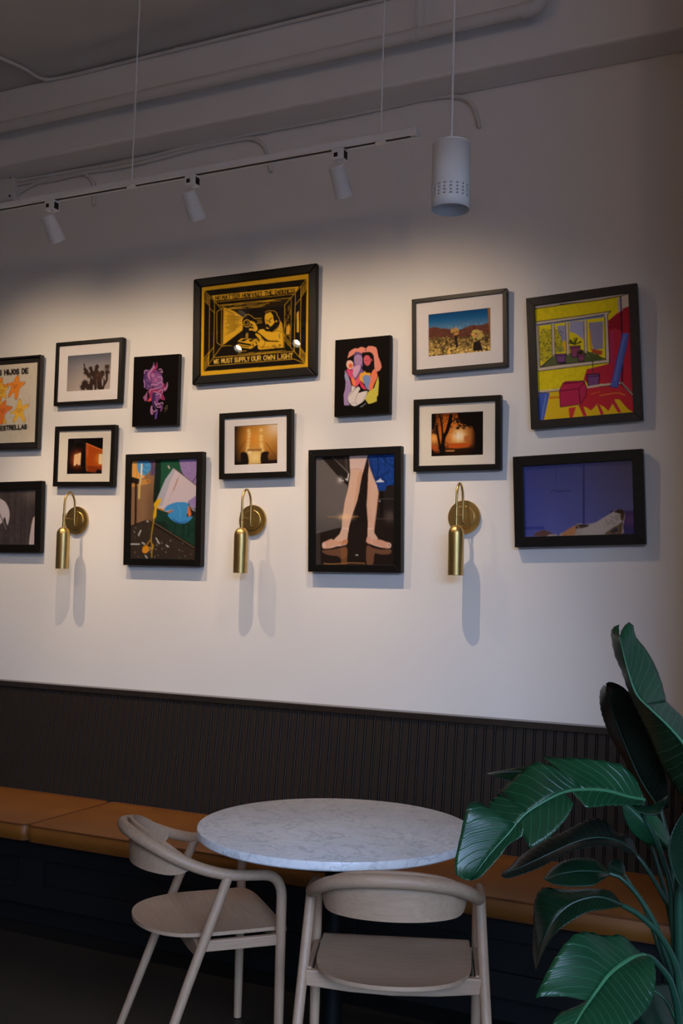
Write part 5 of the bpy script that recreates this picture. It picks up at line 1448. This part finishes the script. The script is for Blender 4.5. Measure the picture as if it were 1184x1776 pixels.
def art_fire():
    A = Art([(268, 275), (938, 240), (933, 800), (268, 825)], 122, 100, (12, 7, 6))
    A.glow(560, 540, 150, (214, 108, 28), 1.0, 1.15); A.glow(470, 430, 90, (216, 112, 30), .8); A.glow(620, 560, 75, (255, 206, 110), 1.0); A.glow(625, 560, 38, (255, 244, 214), 1.0); A.glow(300, 590, 48, (250, 176, 90), .95); A.glow(570, 380, 50, (216, 120, 34), .8)
    A.put(np.clip((A.v - .74) * 9, 0, 1) * .93, (16, 9, 7)); A.put(np.clip((A.u - .77) * 12, 0, 1), (11, 7, 6))
    A.line([(300, 745), (440, 752), (560, 745)], 12, (196, 96, 34)); A.line([(560, 750), (470, 750)], 9, (240, 170, 100)); A.line([(310, 770), (370, 772)], 8, (150, 60, 24)); A.poly([(500, 655), (790, 640), (740, 700), (600, 716), (490, 712)], (196, 88, 28)); A.poly([(268, 660), (350, 690), (360, 740), (268, 730)], (190, 90, 34), a=.8)
    A.poly([(690, 560), (750, 550), (745, 630), (690, 625)], (186, 84, 26), a=.7); A.line([(585, 520), (585, 640)], 5, (220, 140, 70), a=.6); A.line([(640, 520), (640, 640)], 5, (220, 150, 80), a=.6); A.line([(510, 560), (508, 640)], 5, (170, 80, 26), a=.7)
    K = (14, 8, 6)
    A.line([(410, 800), (415, 700), (430, 580), (470, 500), (500, 400), (520, 300)], 50, K, True); A.line([(410, 790), (380, 690), (355, 560), (335, 430)], 30, K, True); A.line([(415, 620), (412, 520), (400, 400), (380, 290)], 24, K, True); A.line([(490, 460), (540, 370), (610, 330)], 18, K, True); A.poly([(380, 690), (445, 690), (450, 820), (370, 820)], K); A.line([(450, 640), (490, 670), (460, 690)], 7, K, True)
    rr = np.random.default_rng(4)
    for _ in range(230):
        x, y = rr.uniform(268, 640), rr.uniform(275, 470)
        d = abs(x - 470) / 200 + (470 - y) / 200
        if rr.uniform() < .25 + .5 * d: A.ell(x, y, rr.uniform(4, 14), rr.uniform(3, 10), K, .85, rr.uniform(0, 3))
    for _ in range(90): A.ell(rr.uniform(600, 820), rr.uniform(300, 470), rr.uniform(8, 22), rr.uniform(6, 16), K, .9)
    for _ in range(40): A.ell(rr.uniform(270, 345), rr.uniform(470, 540), rr.uniform(5, 14), rr.uniform(4, 10), K, .8)
    for _ in range(24): A.ell(rr.uniform(500, 590), rr.uniform(480, 540), 4, 3, (120, 50, 16), .9)
    A.poly([(268, 275), (330, 272), (310, 470), (268, 490)], K); A.poly([(620, 240), (938, 238), (934, 500), (830, 520), (800, 440), (720, 420), (640, 360)], K, True)
    return A

def art_room():
    A = Art([(118, 240), (985, 130), (1035, 1230), (158, 1308)], 186, 234, (206, 186, 26))
    yel, cream, red, dred, K, blu, pur = (206, 188, 28), (190, 174, 150), (166, 40, 56), (122, 26, 34), (36, 22, 40), (74, 92, 160), (112, 70, 112)
    A.mottle(.05, 10, 1)
    A.poly([(118, 235), (985, 125), (990, 180), (910, 160), (120, 265)], cream); A.poly([(880, 180), (1000, 150), (1000, 320), (890, 310)], (176, 160, 150)); A.poly([(925, 165), (990, 130), (1000, 260), (930, 300)], cream)
    A.line([(120, 265), (500, 215), (720, 190), (915, 155), (985, 130)], 9, K); A.line([(350, 228), (550, 208)], 7, K)
    A.poly([(800, 380), (880, 310), (990, 260), (1040, 1230), (1000, 1230), (830, 970), (600, 960), (570, 920), (600, 830), (720, 800), (800, 780)], red); A.poly([(800, 380), (930, 300), (930, 480), (850, 450), (810, 470)], dred, a=.8); A.poly([(930, 270), (990, 250), (1000, 500), (935, 480)], (150, 34, 44)); A.poly([(810, 480), (850, 470), (845, 780), (805, 780)], (150, 50, 90), a=.6)
    A.line([(910, 160), (925, 480), (930, 800), (925, 960)], 13, K); A.line([(905, 160), (918, 290)], 7, (60, 56, 130))
    # window
    A.poly([(122, 390), (500, 340), (820, 295), (790, 330), (805, 770), (600, 790), (145, 848), (130, 520)], cream); A.poly([(150, 425), (765, 348), (775, 742), (165, 812)], yel)
    A.poly([(125, 412), (480, 365), (760, 325), (760, 348), (150, 425)], (104, 118, 150)); A.poly([(160, 810), (300, 690), (600, 665), (775, 735)], (84, 92, 56))
    A.poly([(320, 430), (405, 420), (405, 560), (360, 590)], (138, 136, 160)); A.poly([(440, 390), (575, 380), (570, 560), (500, 500), (440, 480)], (142, 142, 168)); A.poly([(615, 400), (750, 385), (750, 640), (660, 650), (630, 520)], (128, 122, 140)); A.poly([(640, 640), (745, 660), (740, 700), (650, 680)], (166, 72, 50)); A.poly([(620, 480), (640, 470), (650, 640), (630, 660)], (186, 110, 40), a=.7); A.poly([(380, 560), (410, 560), (410, 670), (370, 640)], (206, 150, 40), a=.7)
    rr = np.random.default_rng(6)
    A.poly([(165, 480), (250, 455), (330, 470), (370, 580), (375, 640), (300, 690), (180, 760)], (176, 164, 40), True)
    for _ in range(210):
        x, y = rr.uniform(165, 375), rr.uniform(460, 760)
        if y < 770 - (x - 165) * .6: A.ell(x, y, 7, 4, (70, 74, 34), .9, rr.uniform(0, 3))
    for p in ([(285, 415), (292, 700)], [(415, 400), (425, 680)], [(585, 380), (592, 665)]): A.line(p, 24, cream); A.line([(p[0][0] - 13, p[0][1]), (p[1][0] - 13, p[1][1])], 6, K); A.line([(p[0][0] + 13, p[0][1]), (p[1][0] + 13, p[1][1])], 6, K)
    for pts in ([(122, 388), (500, 340), (820, 295), (790, 325)], [(130, 415), (480, 368), (765, 325)], [(150, 425), (165, 812), (300, 792), (775, 742), (765, 348)], [(145, 848), (600, 792), (810, 768), (792, 330)], [(175, 805), (300, 695)], [(600, 665), (770, 735)]): A.line(pts, 8, K)
    def pot(x0, x1, y0, y1, c):
        A.poly([(x0, y0), (x1, y0 - 6), (x1 - 10, y1), (x0 + 16, y1 + 4)], c); A.line([(x0, y0), (x1, y0 - 6), (x1 - 10, y1), (x0 + 16, y1 + 4), (x0, y0)], 7, K); A.line([(x0 - 2, y0 + 18), (x1, y0 + 12)], 6, K)
    A.ell(370, 768, 44, 10, K); pot(445, 540, 616, 715, (128, 64, 92)); pot(310, 405, 690, 765, pur); pot(510, 585, 692, 752, (128, 64, 92))
    for (cx, cy, L, n, c) in ((490, 600, 62, 14, (58, 66, 30)), (545, 690, 40, 10, (50, 44, 26)), (352, 670, 46, 14, (120, 124, 62)), (650, 760, 86, 20, (70, 78, 44))):
        for _ in range(n):
            t = rr.uniform(-2.9, -0.25); A.line([(cx, cy), (cx + L * math.cos(t), cy + L * math.sin(t))], 9, c)
    A.line([(655, 860), (655, 760)], 8, (50, 50, 30)); A.poly([(600, 875), (718, 868), (712, 1005), (630, 1015), (612, 990)], pur); A.line([(600, 880), (718, 870), (710, 1005), (635, 1016), (612, 990), (602, 880)], 9, K); A.line([(604, 900), (716, 890)], 7, K)
    # floor
    A.poly([(150, 1035), (340, 1015), (720, 985), (915, 958), (1035, 1080), (1040, 1235), (155, 1310)], (206, 170, 30))
    A.poly([(600, 1000), (910, 965), (1035, 1080), (1040, 1235), (980, 1200), (900, 1110), (860, 1110), (800, 1220), (760, 1180), (700, 1150), (640, 1215), (590, 1180), (520, 1180), (560, 1100)], (176, 44, 52)); A.poly([(430, 1190), (500, 1180), (470, 1280), (440, 1285)], (186, 56, 50)); A.poly([(530, 1180), (570, 1180), (600, 1265), (570, 1270)], (176, 44, 60)); A.poly([(690, 1150), (720, 1160), (760, 1250), (730, 1255)], (176, 44, 60)); A.poly([(820, 1120), (860, 1120), (920, 1230), (890, 1235)], (176, 44, 60)); A.poly([(250, 1085), (360, 1080), (360, 1100), (250, 1105)], (196, 116, 34)); A.line([(720, 1075), (880, 1050), (950, 1070)], 8, (206, 120, 50), True); A.line([(640, 1060), (720, 1040)], 8, (196, 90, 40))
    A.poly([(150, 1040), (255, 1050), (200, 1305), (155, 1310)], (66, 88, 160)); A.line([(220, 1060), (180, 1300)], 8, (110, 130, 186))
    A.line([(150, 1038), (340, 1018)], 16, cream); A.line([(590, 1000), (720, 980), (915, 958), (1035, 1075)], 18, cream); A.line([(150, 1052), (340, 1030)], 7, K); A.line([(720, 992), (915, 968), (1032, 1088)], 7, K); A.line([(905, 950), (1035, 1066)], 7, K)
    A.poly([(345, 1020), (375, 960), (400, 940), (575, 935), (598, 1000), (590, 1085), (540, 1150), (350, 1180)], (168, 42, 72)); A.line([(345, 1030), (380, 955), (575, 935), (598, 1000), (590, 1085), (540, 1155), (355, 1182), (345, 1030)], 8, (78, 16, 40)); A.line([(350, 1032), (525, 1010), (580, 950)], 8, (78, 16, 40)); A.line([(525, 1010), (540, 1150)], 8, (78, 16, 40)); A.line([(390, 965), (560, 945)], 9, (110, 24, 40))
    A.poly([(930, 495), (985, 500), (970, 620), (935, 760), (890, 1000), (820, 998), (850, 880), (890, 680)], blu); A.line([(930, 495), (890, 680), (815, 990), (880, 1003), (935, 760), (985, 510)], 7, (50, 56, 120)); A.line([(950, 520), (900, 720), (860, 940)], 9, (104, 116, 176))
    return A

def art_dog():
    A = Art([(110, 175), (1035, 115), (1055, 745), (122, 775)], 216, 144, (62, 66, 132))
    A.vgrad([(0, (76, 80, 136)), (1, (98, 104, 172))])
    A.put(np.clip((A.u - .35) * 1.3, 0, 1) * .75, (104, 98, 124)); A.put(np.clip((A.u - .5) * 1.8, 0, 1) * np.clip(.9 - A.v * 1.4, 0, 1) * .8, (84, 78, 100)); A.put(np.clip(.25 - A.u, 0, 1) * 2, (58, 70, 150))
    A.line([(618, 165), (620, 440), (620, 680)], 15, (56, 54, 110)); A.line([(612, 170), (612, 680)], 3, (94, 94, 150), a=.5)
    A.line([(340, 382), (370, 375), (420, 384), (470, 376), (505, 380)], 6, (48, 46, 92), True); A.line([(345, 392), (400, 390), (490, 388)], 4, (48, 46, 92), True, .6); A.line([(385, 200), (383, 320)], 5, (52, 52, 104), a=.6)
    A.poly([(120, 690), (280, 684), (285, 710), (122, 715)], (52, 62, 140), a=.8)
    A.poly([(840, 548), (1050, 548), (1055, 745), (940, 745), (960, 600), (850, 580)], (62, 56, 112)); A.glow(1010, 620, 40, (104, 66, 116), .8)
    A.poly([(200, 765), (215, 740), (275, 716), (330, 730), (365, 760), (320, 772)], (104, 72, 66), True); A.poly([(330, 752), (390, 750), (400, 765), (300, 770)], (176, 160, 150))
    A.poly([(420, 765), (470, 720), (540, 680), (580, 658), (640, 664), (720, 648), (780, 612), (850, 570), (900, 540), (940, 532), (968, 560), (970, 600), (955, 680), (940, 748), (700, 760)], (186, 170, 158), True)
    A.poly([(430, 762), (480, 712), (560, 672), (560, 700), (535, 758)], (196, 134, 88), True); A.poly([(550, 700), (565, 672), (610, 664), (665, 672), (640, 690), (580, 700)], (72, 56, 48), True); A.ell(575, 686, 10, 7, (170, 140, 120))
    A.poly([(720, 650), (850, 575), (900, 560), (960, 600), (940, 660), (860, 720), (780, 750), (640, 755), (600, 720)], (194, 180, 168), True); A.poly([(880, 560), (910, 536), (945, 534), (968, 560), (965, 600), (950, 640), (930, 600), (930, 575)], (84, 60, 38), True); A.ell(925, 556, 34, 15, (58, 44, 34)); A.poly([(800, 740), (870, 690), (950, 650), (940, 748), (800, 752)], (120, 98, 76)); A.poly([(850, 720), (900, 690), (920, 720), (860, 745)], (62, 58, 64)); A.poly([(920, 660), (955, 640), (945, 740), (925, 745)], (108, 84, 58))
    rr = np.random.default_rng(3)
    for _ in range(60): x = rr.uniform(800, 930); A.ell(x, 640 - (x - 800) * .35 + rr.uniform(-25, 50), 3.5, 3, (80, 66, 58), .8)
    A.mottle(.05, 3, 2, A.v > .62)
    return A

# ------------------------------------------------------------------ frames
def print_mesh(name, A, w, h, parent, depth):
    a = A.down() * A.gain
    H_, W_2 = a.shape[:2]
    xs = (np.arange(W_2 + 1) / W_2 - 0.5) * w; zs = (0.5 - np.arange(H_ + 1) / H_) * h
    # vertex colours = mean of touching cells
    p = np.pad(a, ((1, 1), (1, 1), (0, 0)), 'edge')
    vc = (p[:-1, :-1] + p[1:, :-1] + p[:-1, 1:] + p[1:, 1:]) / 4
    co = np.zeros((H_ + 1, W_2 + 1, 3)); co[..., 0] = xs[None, :]; co[..., 2] = zs[:, None]; co[..., 1] = depth
    nv = (H_ + 1) * (W_2 + 1); nf = H_ * W_2
    me = bpy.data.meshes.new(name)
    me.vertices.add(nv); me.vertices.foreach_set('co', co.reshape(-1))
    idx = np.arange(nv).reshape(H_ + 1, W_2 + 1)
    q = np.stack([idx[:-1, :-1], idx[1:, :-1], idx[1:, 1:], idx[:-1, 1:]], -1).reshape(-1)
    me.loops.add(nf * 4); me.loops.foreach_set('vertex_index', q.astype(np.int32))
    me.polygons.add(nf); me.polygons.foreach_set('loop_start', (np.arange(nf) * 4).astype(np.int32)); 
    me.update(calc_edges=True)
    at = me.color_attributes.new('ink', 'FLOAT_COLOR', 'POINT')
    rgba = np.ones((nv, 4), np.float32); rgba[:, :3] = np.clip(vc.reshape(-1, 3), 0, 1)
    at.data.foreach_set('color', rgba.reshape(-1))
    me.materials.append(M['print'])
    o = bpy.data.objects.new(name, me); COL.objects.link(o); o.parent = parent
    return o

def pic_root(name, cx, cz, w, h, rot, lean, th):
    """Empty at the picture's centre; local x right, z up, -y out of the wall; y=0 is the front face."""
    u = np.array([math.cos(rot), 0, math.sin(rot)]); v = np.array([-math.sin(rot), 0, math.cos(rot)]); n = np.array([0, -1.0, 0])
    v2 = v * math.cos(lean) + n * math.sin(lean); n2 = n * math.cos(lean) - np.array([0, 0, 1]) * math.sin(lean)
    bot = np.array([cx, WY - 0.004, cz]) - v * h / 2
    c = bot + v2 * h / 2 + n2 * th
    u2 = np.cross(v2, n2); u2 = -u2 if u2 @ u < 0 else u2
    o = bpy.data.objects.new(name, None); o.empty_display_size = 0.05; COL.objects.link(o)
    o.matrix_world = Matrix(((u2[0], -n2[0], v2[0], c[0]), (u2[1], -n2[1], v2[1], c[1]), (u2[2], -n2[2], v2[2], c[2]), (0, 0, 0, 1)))
    return o, c, n2

def framed(label, q, th, bw, art, pw, ph, gain, frame_mat, mat_board=None, mw=None, mh=None, glass=True, cat='picture', bev=0.0015):
    cx, cz, w, h, rot, lean = q
    r, c, n2 = pic_root('framed_picture', cx, cz, w, h, rot, lean, th)
    tag(r, label, cat, 'framed pictures on the wall')
    # four mitred frame bars
    X, Z = w / 2, h / 2
    o4 = [(-X, Z), (X, Z), (X, -Z), (-X, -Z)]; i4 = [(-X + bw, Z - bw), (X - bw, Z - bw), (X - bw, -Z + bw), (-X + bw, -Z + bw)]
    for k in range(4):
        j = (k + 1) % 4
        m = MB()
        q4 = [o4[k], o4[j], i4[j], i4[k]]
        b = [(x, 0.0, z) for (x, z) in q4] + [(x, th - 0.0005, z) for (x, z) in q4]
        m.v = b
        m.f = [(0, 1, 2, 3), (7, 6, 5, 4), (0, 4, 5, 1), (1, 5, 6, 2), (2, 6, 7, 3), (3, 7, 4, 0)]
        m.build('frame_bar', frame_mat, r, bevel=bev)
    iw, ih = w - 2 * bw, h - 2 * bw
    box('backing', M['black_mat'], r, -iw / 2, iw / 2, 0.013, th - 0.004, -ih / 2, ih / 2)
    A = art(); A.gain = gain
    if mat_board is not None:
        m = MB()
        mo = [(-iw / 2, ih / 2), (iw / 2, ih / 2), (iw / 2, -ih / 2), (-iw / 2, -ih / 2)]; mi = [(-pw / 2, ph / 2), (pw / 2, ph / 2), (pw / 2, -ph / 2), (-pw / 2, -ph / 2)]
        m.v = [(x, 0.0088, z) for (x, z) in mo] + [(x, 0.0088, z) for (x, z) in mi] + [(x * 0.985, 0.0105, z * 0.985) for (x, z) in mi]
        for k in range(4):
            j = (k + 1) % 4
            m.f.append((k, j, 4 + j, 4 + k)); m.f.append((4 + k, 4 + j, 8 + j, 8 + k))
        m.build('mat_board', mat_board, r)
        print_mesh('photo_print', A, pw, ph, r, 0.0112)
    else:
        print_mesh('photo_print', A, pw, ph, r, 0.0112)
    if glass:
        g = MB(); g.quadbox(-iw / 2 + 0.0002, iw / 2 - 0.0002, 0.0060, 0.0066, -ih / 2 + 0.0002, ih / 2 - 0.0002)
        m = MB(); m.v = [(-iw / 2, 0.0062, -ih / 2), (iw / 2, 0.0062, -ih / 2), (iw / 2, 0.0062, ih / 2), (-iw / 2, 0.0062, ih / 2)]; m.f = [(0, 1, 2, 3)]
        m.build('glass', M['glass'], r, recalc=False)
    return r, c, n2

def canvas(label, q, th, art, gain):
    cx, cz, w, h, rot, lean = q
    r, c, n2 = pic_root('canvas_print', cx, cz, w, h, rot, lean, th)
    tag(r, label, 'picture', 'framed pictures on the wall')
    box('canvas', M['black_mat'], r, -w / 2, w / 2, 0.0, th - 0.001, -h / 2, h / 2, 0.002)
    A = art(); A.gain = gain
    print_mesh('artwork', A, w - 0.006, h - 0.006, r, -0.0005)
    return r

FW = M['frame']
framed('framed star poster with smiling yellow and orange stars at the left edge', (-4.036, 2.4305, 0.436, 0.494, -0.014, 0.025), 0.030, 0.010, art_stars, 0.378, 0.419, GAIN['stars'], M['frame_gloss'])
framed('black-framed photograph of a spiky tree against grey sky', (-3.5094, 2.5623, 0.4275, 0.3305, -0.0128, 0.0153), 0.030, 0.019, art_joshua, 0.282, 0.187, GAIN['joshua'], FW, M['mat'])
canvas('black canvas with a purple winged creature between the tree and film pictures', (-3.0845, 2.4412, 0.2722, 0.349, -0.0168, 0.0331), 0.025, art_creature, GAIN['creature'])
framed('black-framed square photograph of a glowing orange house at night', (-3.5121, 2.1325, 0.386, 0.3095, -0.0205, 0.0246), 0.030, 0.024, art_house, 0.226, 0.183, GAIN['house'], FW, M['cream_mat'])
framed('black-framed black and white photograph cut by the left edge', (-4.0345, 1.8255, 0.523, 0.3715, 0.0018, 0.0234), 0.030, 0.042, art_bw, 0.439, 0.288, GAIN['bw'], FW)
framed('black-framed photograph of gloved hands pouring egg from a white bucket', (-3.0114, 1.8555, 0.4515, 0.5455, -0.0033, 0.0273), 0.035, 0.033, art_eggs, 0.3855, 0.4795, GAIN['eggs'], FW)
film = framed('large black-framed yellow and black poster of a bearded man filming', (-2.5363, 2.7152, 0.6726, 0.5178, 0.004, 0.0287), 0.030, 0.043, art_film, 0.5866, 0.4318, GAIN['film'], FW, cat='poster', bev=0.006)
canvas('black canvas with two women in a pink and yellow cloud', (-1.9668, 2.4372, 0.2723, 0.349, 0.0021, 0.0194), 0.025, art_women, GAIN['women'])
framed('black-framed golden photograph of string lights over a path', (-2.5073, 2.152, 0.3905, 0.312, 0.0052, 0.0379), 0.030, 0.026, art_lights, 0.234, 0.184, GAIN['lights'], FW, M['mat'])
framed('black-framed photograph of ballet legs in pointe shoes', (-1.9864, 1.8406, 0.4515, 0.5475, 0.0046, 0.0386), 0.035, 0.033, art_legs, 0.3855, 0.4815, GAIN['legs'], FW)
framed('dark-framed photograph of pale desert cacti under blue sky', (-1.5153, 2.5977, 0.4288, 0.3305, 0.0134, 0.0226), 0.030, 0.0185, art_desert, 0.283, 0.185, GAIN['desert'], M['frame_wood'], M['mat'])
framed('black-framed photograph of a tree silhouetted against orange fire', (-1.5172, 2.1594, 0.391, 0.312, -0.0041, 0.0438), 0.030, 0.0245, art_fire, 0.234, 0.185, GAIN['fire'], FW, M['cream_mat'])
framed('tilted dark-framed painting of a yellow and red room with a window', (-0.981, 2.446, 0.4485, 0.5445, 0.038, 0.0391), 0.032, 0.034, art_room, 0.3805, 0.4765, GAIN['room'], M['frame_wood'], glass=False, cat='painting')
framed('black-framed photograph of a resting dog against a blue wall', (-1.0005, 1.8728, 0.523, 0.3731, 0.0278, 0.023), 0.035, 0.0415, art_dog, 0.440, 0.290, GAIN['dog'], FW)

# second track: its lit spots stand where the poster glass mirrors them
_, fc, fn = film
hits = []
for (gx, gy) in GLOBES:
    d = ray(gx, gy); t = ((fc - fn * 0.006 - EYE) @ fn) / (d @ fn); hit = EYE + d * t
    rd = d - 2 * (d @ fn) * fn; rd /= np.linalg.norm(rd)
    hits.append(hit + rd * 3.0)
t2 = math.radians(52)
off = np.array([0, -0.030 + 0.0858 * math.sin(t2), -0.0740 - 0.0858 * math.cos(t2)])
a2, b2_ = hits[0] - off, hits[1] - off
K2Y, K2Z = float((a2[1] + b2_[1]) / 2), float((a2[2] + b2_[2]) / 2)
make_track(-6.2, b2_[0] + 1.0, K2Y, K2Z, (-5.5, -4.0), 'second white lighting track further back in the room')
G2 = 'spotlights on the second track'
sp = float(b2_[0] - a2[0])
spotlight(float(a2[0]), K2Y, K2Z, 'lit spotlight mirrored at the lower left of the film poster', G2, 52, 49, SPOT2_W, 62, M['lens_bright'])
spotlight(float(b2_[0]), K2Y, K2Z, 'lit spotlight mirrored at the lower right of the film poster', G2, 52, 49, SPOT2_W, 62, M['lens_bright'])
spotlight(float(b2_[0]) + sp, K2Y, K2Z, 'lit spotlight at the right end of the second track', G2, 52, 49, SPOT2_W, 62, M['lens_bright'])
